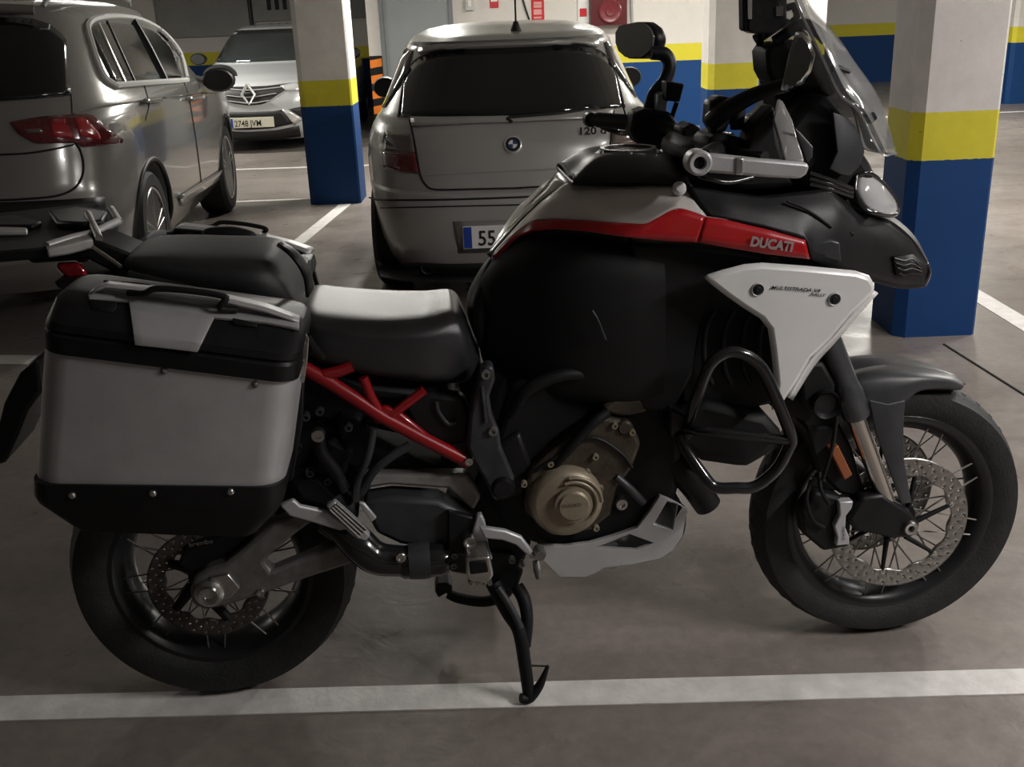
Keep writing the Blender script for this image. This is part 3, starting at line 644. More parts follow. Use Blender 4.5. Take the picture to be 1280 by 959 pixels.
REDT = [(616, 320, .03), (638, 297, .062), (666, 277, .105), (694, 274, .15), (735, 276, .19), (760, 278, .208), (807, 280, .226), (838, 263, .222), (854, 261, .222), (882, 271, .225)]
REDB = [(621, 324, .036), (647, 297, .078), (666, 289, .118), (694, 286, .16), (732, 289, .198), (779, 296, .222), (841, 302, .228), (872, 303, .229)]
def off(l, d): return [(x, y, w_+d) for x, y, w_ in l]
surf('tank_spine', [B3(TOPE), B3([(609, 320, 0), (637, 287, 0), (662, 261, 0), (687, 240, 0), (712, 222, 0), (780, 205, 0), (850, 205, 0)])], 40, 4, M_BLKG, MC, .006, both=True)
tg = [ [p for p in B3(TOPE)], [b(x, y, w_) for x, y, w_ in [(616, 320, .024), (640, 292, .045), (668, 268, .07), (700, 250, .11), (750, 254, .16), (810, 252, .19), (866, 250, .2)]], B3(REDT)]
tk = surf('tank_cover', tg, 60, 5, M_GREYP, MC, .004, mirror=True)
surf('tank_stripe', [B3(off(REDT, .001)), B3(off(REDB, .001))], 60, 4, M_RED, MC, .004, smooth=False, mirror=True)
surf('fairing_stripe', [B3([(882, 271, .227), (904, 274, .23), (960, 287, .236), (1006, 300, .236)]), B3([(872, 303, .231), (905, 309, .236), (960, 318, .24), (1012, 324, .238)])], 30, 3, M_RED, MC, .004, smooth=False, mirror=True)
o_ = b(937, 307, .2425); xd = b(1003, 316, .242)-o_
text('maker_name', 'DUCATI', o_, xd, (0, -.05, 1), .026, mat('grey lettering', (.34, .32, .32), .35, .3), MC, .001, bold=.045, width=.90)
# second, mirrored lettering is on the far side
o2 = flip(b(1003, 316, .2425)); text('maker_name', 'DUCATI', o2, flip(o_)-o2, (0, .05, 1), .026, MATS['grey lettering'], MC, .001, bold=.045, width=.90)
lathe('tank_bolt', [(0, .012), (.008, .011), (.013, .006), (.014, 0), (.012, -.01)], b(849, 236, .185), M_WHITE, MC, 20, axis=(0, -1, .3), mirror=True)
surf('cap_mound', [B3([(714, 229, .105), (760, 231, .125), (810, 231, .14), (862, 232, .155)]), B3([(716, 222, .09), (752, 200, .085), (812, 200, .09), (860, 226, .13)]), B3([(710, 221, 0), (747, 193, 0), (822, 190, 0), (866, 215, 0)])], 30, 5, M_BLK, MC, .006, both=True)
capc = (b(748, 194, 0)+b(822, 191, 0))/2; capx = (b(822, 191, 0)-b(748, 194, 0)); capn = V((-capx.z, 0, capx.x)).normalized()
cap = lathe('fuel_cap', [(0, .004), (.040, .005), (.046, .004), (.050, .008), (.058, .008), (.062, .003), (.068, 0), (.068, -.02)], capc+capn*.004, M_BLK, MC, 40, axis=capn)
lathe('cap_ring', [(.0505, .008), (.0505, .0095), (.0575, .0095), (.0575, .008)], capc+capn*.0045, M_STEEL, cap, 40, axis=capn, closed=True)
for i in range(6):
    a = i*PI/3+.4; e1 = capx.normalized(); e2 = V((0, 1, 0)); lathe('cap_screw', [(0, .006), (.004, .006), (.004, 0)], capc+capn*.006+(e1*math.cos(a)+e2*math.sin(a))*.064, M_STEEL, cap, 8, axis=capn)

# front fairing and beak
FU = [(858, 232, .19), (905, 240, .195), (950, 246, .19), (1000, 240, .175), (1040, 236, .155), (1068, 262, .135), (1108, 276, .095), (1138, 300, .06), (1157, 328, .03)]
FM = [(870, 252, .205), (905, 258, .215), (958, 266, .215), (1008, 268, .205), (1045, 272, .19), (1080, 296, .165), (1112, 308, .12), (1138, 322, .075), (1159, 340, .035)]
FL = [(884, 270, .222), (905, 273, .226), (958, 285, .23), (1008, 300, .232), (1014, 325, .228), (1052, 338, .20), (1092, 350, .15), (1124, 358, .10), (1154, 357, .045)]
surf('front_fairing', [B3(FU), B3(FM), B3(FL)], 56, 5, M_BLK, MC, .004, smooth=False, mirror=True)
surf('beak_top', [B3([(1040, 236, .155), (1068, 262, .135), (1108, 276, .095), (1138, 300, .06), (1157, 328, .03)]), B3([(1046, 226, 0), (1074, 252, 0), (1110, 268, 0), (1141, 294, 0), (1159, 326, 0)])], 24, 4, M_BLK, MC, .004, both=True)
surf('beak_underside', [B3([(1014, 325, .22), (1052, 338, .20), (1092, 350, .15), (1124, 358, .10), (1154, 357, .045)]), B3([(1020, 330, 0), (1060, 342, 0), (1096, 352, 0), (1126, 359, 0), (1156, 358, 0)])], 20, 4, M_BLK, MC, .004, both=True)
surf('beak_nose', [B3([(1157, 328, .03), (1161, 340, .036), (1154, 357, .045)]), B3([(1159, 326, 0), (1163, 342, 0), (1156, 358, 0)])], 10, 4, M_BLKG, MC, .004, both=True)
vt = sheet('beak_vent', [(1116, 321), (1140, 318), (1154, 330), (1156, 344), (1120, 344)], lambda x, y: .125-.09*(x-1116)/40, M_BLKM, MC, .006, mirror=True)
for i in range(4):
    tube('vent_slat', [b(1118+i*2, 323+i*6, .13), b(1130, 326+i*6, .105), b(1140, 324+i*6, .083), b(1150+i, 332+i*4, .056)], .0016, M_BLK, vt, 6)
prism('fairing_screw', [(1061, 291), (1067, 290), (1069, 296), (1064, 299), (1060, 296)], .184, .17, M_BLKG, MC, .002)
tube('fairing_crease', B3([(984, 252, .205), (1010, 263, .208), (1040, 284, .203)]), .003, M_BLK, MC, 6)
prism('stripe_end', [(1011, 306), (1040, 300), (1050, 304), (1052, 328), (1018, 320)], .215, .205, M_DGREY, MC, .003)
# silver side panel
sp_ = prism('side_panel', [(880, 347), (905, 339), (932, 332), (955, 330), (1010, 334), (1072, 340), (1089, 346), (1096, 358), (1094, 367), (1065, 395), (1040, 425), (1015, 449), (997, 480), (980, 505), (966, 517), (970, 480), (966, 440), (962, 413), (952, 400), (930, 386), (910, 372), (892, 358)], .25, .228, M_SILV, MC, .010, mirror=True)
surf('panel_flank', [B3([(1094, 364, .246), (1065, 393, .246), (1040, 423, .246), (1012, 452, .246), (985, 497, .246)]), B3([(1097, 366, .20), (1070, 396, .20), (1043, 428, .20), (1018, 456, .20), (990, 500, .20)])], 20, 3, M_SILV, MC, .004, mirror=True)
for x, y in ((947, 362), (1043, 374)):
    bt = lathe('panel_bolt', [(.006, -.002), (.0105, .002), (.012, .003), (.013, .001), (.0135, -.004)], b(x, y, .251), M_ALU, MC, 22, cap=False)
    lathe('bolt_socket', [(0, .0035), (.005, .0035), (.0065, .002), (.0105, .002), (.0105, -.002)], b(x, y, .252), M_BLKM, bt, 16)
o_ = b(963, 361.5, .2515); xd = b(1037, 366.5, .2515)-o_
text('model_name', 'MULTISTRADA V4', o_, xd, (0, 0, 1), .0102, M_BLKM, MC, .0008, bold=.02, shear=.3, width=1.22)
text('model_name', 'RALLY', b(1012, 369.5, .2515), xd, (0, 0, 1), .008, M_BLKM, MC, .0008, bold=.02, shear=.3, width=1.35)
prism('fairing_liner', [(960, 320), (1015, 318), (1060, 336), (1088, 348), (1080, 356), (1000, 347), (940, 335)], .19, -.19, M_BLKM, MC, .005)
# cockpit, headlight, screen
prism('cockpit_fairing', [(975, 165), (1000, 135), (1024, 112), (1042, 125), (1062, 150), (1078, 185), (1098, 215), (1092, 240), (1074, 262), (1040, 252), (1006, 240), (984, 215)], .13, -.13, M_BLKM, MC, .02)
sheet('cockpit_side', [(1040, 140), (1058, 146), (1074, 165), (1080, 190), (1073, 208), (1062, 220), (1050, 218), (1036, 211), (1046, 190)], lambda x, y: .165-.0005*(x-1036), M_DGREY, MC, .006, .002, mirror=True)
for i in range(3): tube('cockpit_slot', B3([(1012, 216+i*7, .16), (1036, 224+i*6, .16), (1066, 236+i*5, .15)]), .004, M_BLKG, MC, 6)
hl = surf('headlight', [B3([(1072, 222, .125), (1084, 218, .12), (1100, 228, .10), (1118, 250, .07)]), B3([(1070, 240, .14), (1086, 240, .14), (1104, 248, .12), (1120, 260, .08)]), B3([(1082, 258, .14), (1092, 264, .14), (1108, 268, .12), (1118, 267, .085)])], 14, 4, M_LENS, MC, .008, mirror=True)
tube('headlight_rim', B3([(1070, 220, .13), (1086, 216, .125), (1104, 230, .10), (1120, 252, .075), (1119, 268, .085), (1096, 267, .14), (1080, 260, .145), (1069, 240, .145)]), .005, M_BLKG, MC, 8, closed=True, mirror=True)
prism('headlight_core', [(1084, 226), (1098, 236), (1112, 258), (1090, 260)], .10, -.10, M_CAST, MC, .004)
ws = surf('windscreen', [B3([(983, -34, .15), (997, 6, .17), (1017, 50, .175), (1033, 84, .175), (1050, 118, .17), (1074, 140, .16), (1101, 190, .13)]),
      B3([(990, -40, .09), (1008, 10, .10), (1036, 52, .11), (1056, 88, .115), (1080, 124, .11), (1094, 150, .10), (1112, 191, .08)]),
      B3([(992, -42, 0), (1013, 8, 0), (1042, 40, 0), (1068, 78, 0), (1094, 115, 0), (1107, 147, 0), (1120, 192, 0)])], 30, 4, M_GLASS, MC, .003, both=True)
tube('screen_edge', B3([(983, -34, .15), (997, 6, .17), (1017, 50, .175), (1033, 84, .175), (1050, 118, .17), (1074, 140, .16), (1101, 190, .13), (1120, 192, 0)]), .0026, mat('clear edge', (.5, .52, .52), .1, coat=1), ws, 6)
surf('screen_mount', [B3([(1058, 124, .15), (1066, 136, .155), (1074, 165, .15), (1080, 186, .14), (1104, 192, .11)]), B3([(1068, 126, .14), (1078, 142, .14), (1084, 165, .13), (1092, 178, .12), (1104, 190, .10)])], 16, 3, mat('smoked plastic', (.25, .26, .26), .1, .3, coat=1), MC, .004, mirror=True)
prism('screen_knob', [(1084, 145), (1094, 140), (1098, 148), (1090, 156)], .12, .09, M_BLKM, MC, .003, mirror=True)
surf('wind_deflector', [B3([(1034, 88, .165), (1046, 82, .16), (1064, 90, .13)]), B3([(1034, 93, .165), (1046, 88, .17), (1062, 91, .15)])], 10, 2, M_BLKM, MC, .005, mirror=True)
prism('display', [(958, 66), (964, 56), (982, 52), (992, 60), (986, 86), (978, 104), (968, 106), (960, 90)], .07, -.03, M_BLKM, MC, .008)
prism('display_stalk', [(966, 95), (1000, 90), (1010, 140), (985, 175), (972, 130)], .05, -.05, M_BLKM, MC, .008)
prism('screen_bracket', [(1004, 56), (1018, 50), (1036, 86), (1046, 118), (1034, 122), (1016, 92)], .10, -.10, M_BLKM, MC, .006)
tube('accessory_bar', B3([(968, 52, .06), (986, 40, .06), (1004, 30, .06), (1020, 38, .06), (1032, 50, .06)]), .011, M_BLKM, MC, 12, mirror=True)
nv = prism('navigator', [(928, -28), (929, 37), (934, 40), (937, -28)], .085, .055, M_BLKM, MC, .003)
prism('navigator_case', [(936, -28), (934, 38), (942, 42), (966, 42), (972, 37), (984, 31), (985, -28)], .075, .03, M_DGREY2, nv, .005)
prism('navigator_edge', [(934, -28), (935, 24), (940, 24), (941, -28)], .088, .07, M_SILV, nv, .001)
prism('navigator_clip', [(970, 8), (979, 8), (979, 20), (970, 20)], .079, .06, M_STEEL, nv, .001)
tube('navigator_arm', B3([(950, 42, .02), (950, 58, .02)]), .008, M_BLKM, nv, 8, smooth=False)
tube('navigator_clamp', B3([(984, 10, .03), (992, 8, .03), (996, 20, .04), (990, 28, .04)]), .007, M_BLKM, nv, 8)

# handlebar, grips, guards, mirrors
tube('handlebar', B3([(873, 203, .47), (892, 192, .36), (905, 186, .25), (900, 190, .12), (893, 190, 0), (872, 183, -.10), (846, 166, -.22), (812, 155, -.30), (738, 149, -.46)]), [.013, .013, .014, .016, .016, .016, .015, .014, .013], M_BLK, MC, 14)
tube('grip', B3([(878, 200, .44), (890, 193, .37), (898, 188, .31)]), .0185, M_BLKM, MC, 16)
tube('grip', B3([(748, 150, -.44), (775, 152, -.37), (800, 154, -.31)]), .0185, M_BLKM, MC, 16)
lathe('bar_end_hole', [(0, .004), (.0105, .004), (.0105, -.01)], b(873, 203, .47), M_BLKM, MC, 20)
lathe('bar_end', [(.0095, .002), (.011, .012), (.017, .013), (.021, .008), (.021, -.02), (.015, -.03)], b(873, 203, .47), M_ALU, MC, 28, cap=False)
lathe('bar_end', [(0, .012), (.016, .010), (.020, .0), (.017, -.02)], b(738, 149, -.47), M_BLK, MC, 24, axis=(0, 1, 0))
prism('guard_bar', [(880, 192), (905, 194), (940, 198), (1008, 204), (1013, 208), (1009, 218), (1001, 224), (960, 222), (920, 219), (884, 216)], .475, .45, M_ALU, MC, .005)
prism('guard_clamp', [(920, 197), (930, 198), (929, 219), (919, 219)], .478, .448, M_STEEL, MC, .002)
sheet('hand_guard', [(972, 124), (978, 128), (990, 152), (996, 176), (1005, 203), (980, 202), (974, 178), (966, 152)], lambda x, y: .46-.0016*max(0, 200-y), mat('smoky guard plastic', (.30, .30, .295), .16, .2, coat=1), MC, .008, .003)
sheet('hand_guard', [(992, 158), (1002, 168), (1016, 184), (1015, 196), (1008, 204), (998, 176)], .42, M_DGREY, MC, .006, .002)
prism('hand_guard_base', [(940, 160), (968, 130), (975, 180), (982, 206), (940, 204), (930, 190)], .36, .30, M_BLKM, MC, .008)
# right-hand control cluster
mcg = prism('switch_cluster', [(884, 176), (900, 166), (925, 172), (945, 190), (942, 208), (902, 206), (886, 196)], .33, .22, M_BLKM, MC, .01)
prism('master_cylinder', [(888, 128), (900, 120), (915, 122), (920, 135), (908, 165), (894, 168), (886, 155)], .31, .26, M_BLK, MC, .006)
tube('brake_lever', B3([(900, 188, .30), (925, 192, .37), (942, 194, .43), (956, 196, .46)]), [.011, .009, .008, .009], M_BLKM, MC, 10)
tube('mirror_arm', B3([(890, 152, .30), (904, 140, .32), (936, 122, .35), (962, 112, .375), (984, 106, .39)]), [.017, .017, .014, .012, .012], M_BLK, MC, 14)
lathe('mirror_nut', [(0, .02), (.012, .02), (.014, 0), (.012, -.03)], b(922, 140, .3), M_BLKM, MC, 12, axis=(0, 0, 1))
MP = [(996, 40), (1004, 40), (1013, 50), (1019, 68), (1014, 90), (1002, 106), (988, 113), (978, 113), (979, 98), (987, 66)]
def grow(p, k): return [(997+(x-997)*k, 77+(y-77)*k) for x, y in p]
mo = loft('mirror', [Bw(grow(MP, .80), .492), Bw(MP, .472), Bw(MP, .36), Bw(grow(MP, .75), .342)], M_BLKG, MC, 40)
GP = [(976, 112), (979, 113), (990, 74), (999, 42), (995, 40), (986, 66)]
loft('mirror_glass', [Bw(GP, .480), Bw(GP, .355)], M_SILV, mo, 30)
# cables and clamp details on the yoke
prism('yoke', [(856, 196), (868, 180), (900, 178), (940, 200), (985, 206), (1000, 236), (930, 240), (870, 228)], .12, -.12, M_BLKM, MC, .015)
for pts in ([(862, 215, .15), (880, 222, .2), (910, 228, .2), (940, 222, .18)], [(930, 175, .25), (940, 190, .2), (960, 200, .15), (985, 210, .12)], [(880, 176, .05), (895, 168, .1), (915, 170, .2)], [(846, 170, -.15), (862, 182, -.1), (880, 196, 0)]):
    tube('control_cable', B3(pts), .006, M_BLKG, MC, 8)
for x, y, w_ in ((938, 148, .27), (935, 160, .27), (866, 178, 0), (915, 150, .28), (941, 178, .24)): bolt('fastener', x, y, w_, .009, .012, M_STEEL, MC)
lathe('ignition_lock', [(0, .01), (.018, .01), (.02, 0), (.02, -.04)], b(933, 210, .06), M_DGREY, MC, 18, axis=(0, -.3, 1))
# left-hand controls beyond
prism('switch_cluster', [(792, 142), (806, 136), (838, 140), (852, 160), (842, 180), (822, 190), (796, 180), (788, 164)], -.27, -.35, M_BLKM, MC, .008)
prism('clutch_reservoir', [(834, 102), (856, 105), (850, 128), (832, 126)], -.26, -.32, M_BLKM, MC, .004)
tube('clutch_hose', B3([(846, 128, -.28), (842, 140, -.28), (838, 152, -.28)]), .006, M_BLKM, MC, 8)
tube('clutch_lever', B3([(752, 158, -.46), (775, 166, -.42), (800, 166, -.34)]), .007, M_BLKG, MC, 10)
prism('clutch_clamp', [(822, 118), (836, 112), (834, 140), (820, 142)], -.29, -.33, mat('pale anodised clamp', (.35, .38, .42), .35, .6), MC, .004)
tube('choke_wire', B3([(776, 122, -.34), (784, 152, -.34)]), .002, M_BLKM, MC, 6, smooth=False)
prism('bar_riser', [(852, 162), (866, 154), (878, 162), (876, 184), (860, 190)], -.02, -.10, M_BLKM, MC, .006)
tube('mirror_arm', B3([(814, 66, -.36), (830, 68, -.36), (837, 80, -.355), (832, 100, -.35), (818, 118, -.34), (810, 142, -.33)]), [.016, .017, .016, .016, .016, .015], M_BLK, MC, 14)
def fm(x, y): return -.50+.14*(x-768)/54
def mirror_far(name, poly, m, dep, th, bev, parent):
    p = [b(x, y, fm(x, y)) for x, y in poly]; n_ = (p[1]-p[0]).cross(p[3]-p[0]).normalized()
    if n_.dot((CAM-BO)) < 0: n_ = -n_
    n_ = V((-.93, -.33, .1)).normalized()
    l0 = [v+n_*dep for v in p]; l1 = [v+n_*(dep-th) for v in p]; o = loft(name, [l0, l1], m, parent, 40); bevel(o, bev); return o
FMP = [(769, 40), (774, 31), (792, 27), (806, 27), (814, 33), (820, 45), (818, 58), (808, 68), (800, 73), (782, 73), (773, 65), (769, 54)]
mf = mirror_far('mirror', FMP, M_BLK, 0, .035, .01, MC)
mirror_far('mirror_glass', [(794+(x-794)*.93, 50+(y-50)*.93) for x, y in FMP], M_MIRROR, .004, .006, .001, mf)

# ---- fork, mudguard, brake
tube('fork_tube', Bw([(1004, 340), (1036, 425), (1062, 492)], .112), .0265, M_FORKG, MC, 22, smooth=False, mirror=True)
tube('fork_collar', Bw([(1056, 478), (1061, 492), (1070, 517), (1071, 520)], .112), [.0265, .031, .031, .029], M_FORKG, MC, 22, smooth=False, mirror=True)
tube('fork_slider', Bw([(1068, 516), (1108, 626)], .112), .0205, M_CHROME, MC, 20, smooth=False, mirror=True)
prism('fork_lug', [(1078, 622), (1104, 618), (1118, 628), (1140, 642), (1151, 656), (1148, 668), (1136, 674), (1112, 672), (1070, 665), (1060, 650)], .135, .09, M_BLK, MC, .008, mirror=True)
lathe('front_axle', [(.006, -.004), (.008, .006), (.015, .007), (.017, .002), (.018, -.02)], b(1138, 660, .138), M_STEEL, MC, 24, mirror=True)
surf('front_mudguard', [B3([(1058, 470, 0), (1066, 463, 0), (1100, 456, 0), (1146, 458, 0), (1186, 467, 0), (1205, 480, 0)]), B3([(1062, 480, .06), (1072, 474, .065), (1104, 470, .07), (1150, 470, .07), (1184, 475, .06), (1204, 483, .04)]), B3([(1082, 505, .085), (1092, 510, .088), (1112, 514, .09), (1132, 502, .088), (1152, 488, .078), (1200, 487, .045)])], 30, 4, M_DGREY, MC, .004, both=True)
sheet('fork_guard', [(1086, 500), (1110, 505), (1131, 500), (1129, 530), (1130, 578), (1139, 628), (1126, 630), (1112, 590), (1094, 540)], .132, M_DGREY, MC, .006, .002, mirror=True)
prism('lower_yoke', [(998, 455), (1030, 452), (1046, 480), (1044, 515), (1022, 525), (1002, 505)], .13, -.13, M_BLKM, MC, .01)
lathe('horn', [(0, .0), (.022, .002), (.028, .01), (.03, .012), (.032, 0), (.03, -.03)], b(1032, 505, .14), M_BLK, MC, 24)
prism('radiator_shroud', [(1008, 535), (1050, 530), (1066, 560), (1080, 610), (1072, 622), (1050, 618), (1022, 590)], .10, -.10, M_BLKM, MC, .008)
prism('side_reflector', [(1037, 563), (1048, 557), (1066, 594), (1056, 601)], .125, .09, M_ORANGE, MC, .003)
cal = prism('brake_caliper', [(1000, 640), (1020, 615), (1050, 622), (1066, 640), (1062, 684), (1030, 690), (1004, 668)], .12, .075, M_BLKM, MC, .008, mirror=True)
prism('caliper_face', [(1049, 628), (1067, 627), (1065, 636), (1058, 645), (1057, 660), (1062, 672), (1062, 681), (1045, 683), (1047, 672), (1043, 658), (1050, 644)], .135, .11, M_ALU, MC, .003, mirror=True)
text('caliper_print', 'brembo', b(1056, 675, .1365), b(1056, 640, .136)-b(1056, 675, .136), (-1, 0, .25), .011, M_BLKM, MC)
for pts in ([(1014, 600, .12), (1008, 625, .13), (1016, 650, .13), (1030, 660, .125)], [(1024, 590, .12), (1026, 612, .135), (1036, 630, .135)], [(1046, 520, .13), (1040, 560, .14), (1028, 600, .14)]):
    tube('brake_line', B3(pts), .005, M_BLKM, MC, 8)
bolt('valve', 1150, 722, .01, .006, .02, M_STEEL, MC)
prism('fairing_inner', [(960, 420), (1000, 440), (1030, 440), (1050, 480), (1010, 530), (985, 520), (968, 515)], .10, -.10, M_BLKM, MC, .01)

# ---- panniers (right traced, left mirrored)
def pannier(sgn):
    f = (lambda v: v) if sgn > 0 else flip
    def loop(xl, yl, xr, yr, w0, w1, rad, seg=5):
        L = b(xl, yl, w0); R = b(xr, yr, w0); u0, u1 = L.x, R.x; q = []
        def zz(u): return L.z+(R.z-L.z)*(u-u0)/(u1-u0)
        for (cu, cw, a0) in ((u0+rad, w0-rad, PI/2), (u0+rad, w1+rad, PI), (u1-rad, w1+rad, 1.5*PI), (u1-rad, w0-rad, 0)):
            for s in range(seg+1):
                a = a0+PI/2*s/seg; u = cu+rad*math.cos(a); ww = cw+rad*math.sin(a); q.append(f(V((u, -ww, zz(u)))))
        return q
    W1 = .26
    body = loft('pannier', [loop(46, 438, 370, 479, .50, W1, .05), loop(44, 460, 368, 500, .50, W1, .05), loop(36, 600, 354, 608, .50, W1, .05), loop(35, 610, 352, 614, .50, W1, .05)], M_ALU, MC, 30)
    lid = loft('pannier_lid', [loop(47, 440, 371, 481, .506, W1-.006, .04), loop(46, 418, 372, 462, .508, W1-.006, .04), loop(47, 413, 373, 457, .503, W1-.004, .04), loop(47, 411, 373, 454, .508, W1-.006, .04), loop(50, 402, 375, 446, .506, W1-.006, .04), loop(62, 376, 377, 418, .47, W1+.02, .04), loop(76, 366, 377, 406, .445, W1+.04, .04), loop(90, 361, 376, 399, .42, W1+.05, .04)], M_BLK, body, 28)
    bot = loft('pannier_base', [loop(34, 606, 353, 610, .506, W1-.005, .038), loop(34, 626, 352, 634, .507, W1-.005, .038), loop(40, 634, 346, 646, .503, W1, .036), loop(88, 664, 318, 672, .488, W1+.02, .03)], M_BLK, body, 28)
    def wl(x, y):
        yb = 411+43*(x-47)/326; yt = 368+.125*(x-76); t = max(0, min(1.25, (yb-y)/(yb-yt))); return .512-.055*t
    def shp(name, poly, m, d=0, th=.004, par=lid):
        p = [f(b(x, y, wl(x, y)+d)) for x, y in poly]
        me = bpy.data.meshes.new(name); me.from_pydata([tuple(v) for v in p], [], [tuple(t) for t in tessellate_polygon([[V((v.x, v.z, 0)) for v in p]])]); me.update()
        bm = bmesh.new(); bm.from_mesh(me); bmesh.ops.recalc_face_normals(bm, faces=bm.faces); bm.to_mesh(me); bm.free()
        o = link(name, me, par, m, 40); solid(o, th, 0, .0015); return o
    KN = [((47, 411), (373, 454), .508), ((50, 402), (375, 446), .506), ((62, 376), (377, 418), .47), ((76, 366), (377, 406), .445), ((90, 361), (376, 399), .42)]
    def wp2(x, y):
        ys = [(a[1]+(c[1]-a[1])*(x-a[0])/(c[0]-a[0]), w_) for a, c, w_ in KN]
        if y >= ys[0][0]: return ys[0][1]
        for (ya, wa), (yb_, wb_) in zip(ys, ys[1:]):
            if yb_ <= y <= ya: return wa+(wb_-wa)*(ya-y)/(ya-yb_)
        return ys[-1][1]
    def lidgrid(name, top, bot, n, k, m, d, th):
        t2 = resample([V((x, y, 0)) for x, y in top], n, False); b2 = resample([V((x, y, 0)) for x, y in bot], n, False); P = []
        for i in range(n):
            for j in range(k+1):
                q = t2[i].lerp(b2[i], j/k); P.append(f(b(q.x, q.y, wp2(q.x, q.y)+d)))
        o = mk(name, P, [(i*(k+1)+j, i*(k+1)+j+1, (i+1)*(k+1)+j+1, (i+1)*(k+1)+j) for i in range(n-1) for j in range(k)], m, lid, 40); solid(o, th, 0, .001); return o
    lidgrid('lid_plate', [(160, 370), (200, 373), (274, 384)], [(169, 431), (205, 435), (247, 440)], 8, 16, M_ALU, .006, .006)
    lidgrid('lid_plate', [(111, 368), (128, 358), (166, 362), (275, 376), (331, 389), (374, 403)], [(112, 375), (135, 375), (161, 377), (270, 398), (331, 404), (374, 412)], 26, 4, M_ALU, .007, .006)
    shp('lid_recess', [(113, 375), (146, 378), (146, 386), (140, 392), (114, 388)], M_BLKM, .0, .006)
    shp('lid_recess', [(290, 398), (322, 405), (321, 410), (292, 407)], M_BLKM, .0, .006)
    tp = [(x, y, w_) for x, y, w_ in ((112, 366, .44), (128, 355, .40), (200, 362, .40), (275, 373, .40), (331, 386, .40), (374, 400, .41))]
    surf('lid_trim', [[f(v) for v in B3([(112, 368, .452), (128, 358, .452), (200, 366, .452), (275, 376, .452), (331, 389, .452), (374, 403, .452)])], [f(v) for v in B3([(116, 360, .40), (134, 352, .40), (202, 359, .40), (280, 368, .40), (336, 381, .40), (374, 396, .40)])]], 24, 2, M_ALU, lid, .004, smooth=False)
    tube('lid_strap', [f(v) for v in B3([(160, 366, .452), (180, 367, .462), (196, 361, .465), (240, 364, .465), (281, 371, .462), (277, 380, .465), (276, 386, .46), (296, 388, .45)])], .0055, M_BLKM, lid, 8)
    tube('lid_strap', [f(v) for v in B3([(130, 353, .40), (170, 356, .40), (188, 358, .40)])], .004, M_BLKM, lid, 8)
    inr = [V((v.x, -.33, v.z+.002)) for v in B3([(112, 360, .42), (200, 359, .42), (280, 369, .42), (336, 382, .42), (374, 397, .42)])]
    if sgn < 0: surf('lid_trim', [[f(v) for v in inr], [f(V((v.x, -.30, v.z-.012))) for v in inr]], 20, 2, M_ALU, lid, .005, smooth=False)
    if sgn < 0: tube('lid_handle', [b(x, y, -.36)+V((.06, 0, .065)) for x, y in ((254, 296), (262, 293), (290, 292), (312, 296), (317, 300))], [.008, .016, .017, .016, .010], M_BLKM, lid, 10)
    if sgn < 0: body.location = (-.06, 0, -.065)
    for x, y in ((90, 619.5), (191, 617), (288, 615)):
        p = f(b(x, y, .508)); lathe('rivet', [(0, .004), (.004, .0035), (.0062, .0015), (.0065, -.002)], p, M_STEEL, bot, 12, axis=(0, -sgn, 0))
    for x, y in ((205, 464), (319, 481)):
        p = f(b(x, y, .501)); lathe('rivet', [(0, .004), (.004, .003), (.006, .001), (.0065, -.002)], p, M_CAST, body, 12, axis=(0, -sgn, 0))
    if sgn > 0: prism('mount_plate', [(373, 414), (380, 413), (386, 424), (384, 452), (380, 479), (370, 477), (374, 448)], .40, .392, M_STEEL, body, .001)
    if sgn > 0:
        for x, y in ((379, 430), (377, 452), (374, 472)): bolt('rivet', x, y, .402, .0045, .003, M_CAST, body)
    tube('mount_strap', [f(v) for v in B3([(384, 420, .38), (392, 432, .36), (404, 447, .33)])], .006, M_BLK, body, 8)
    prism('mount_frame', [(362, 480), (380, 478), (378, 530), (366, 600), (352, 606)], .34, .32, M_BLKM, body, .003) if sgn > 0 else None
    return body
pannier(1); pannier(-1)

# ================================================================== PARKED CARS (car coordinates: x forward from the rear bumper, y left, z up)
M_CSILV = mat('silver car paint', (.42, .415, .40), .3, .3, coat=.6, nscale=3, namp=.03)
M_CGREY = mat('warm silver car paint', (.31, .305, .29), .22, .4, coat=.8, nscale=3, namp=.03)
M_CWHITE = mat('white car paint', (.46, .47, .475), .25, .1, coat=.8, nscale=3, namp=.02)
M_CGLASS = mat('dark car glass', (.006, .008, .009), .05, coat=.6, spec=.6)
M_CGLASS2 = mat('tinted side glass', (.02, .024, .024), .03, coat=1, spec=.8)
M_CBLK = mat('car black trim', (.012, .012, .012), .5)
M_CHR = mat('chrome trim', (.78, .78, .76), .25, .6)
M_CHR2 = mat('satin window trim', (.85, .85, .83), .3, .05)
M_PLATE = mat('white number plate', (.72, .72, .70), .4)
M_PLATEY = mat('cream number plate', (.62, .60, .48), .4)
M_EUBLUE = mat('blue plate band', (.015, .05, .30), .4)
M_PTXT = mat('black plate characters', (.01, .01, .01), .5)
M_GAP = mat('panel gap', (.008, .008, .008), .7)
M_LAMPD = mat('dark red rear lamp', (.11, .012, .016), .1, coat=1, nscale=50, namp=.3)
M_LAMPC = mat('smoked clear lamp', (.16, .13, .12), .1, .3, coat=1)
M_ALLOY = mat('alloy wheel', (.35, .35, .35), .3, .9)
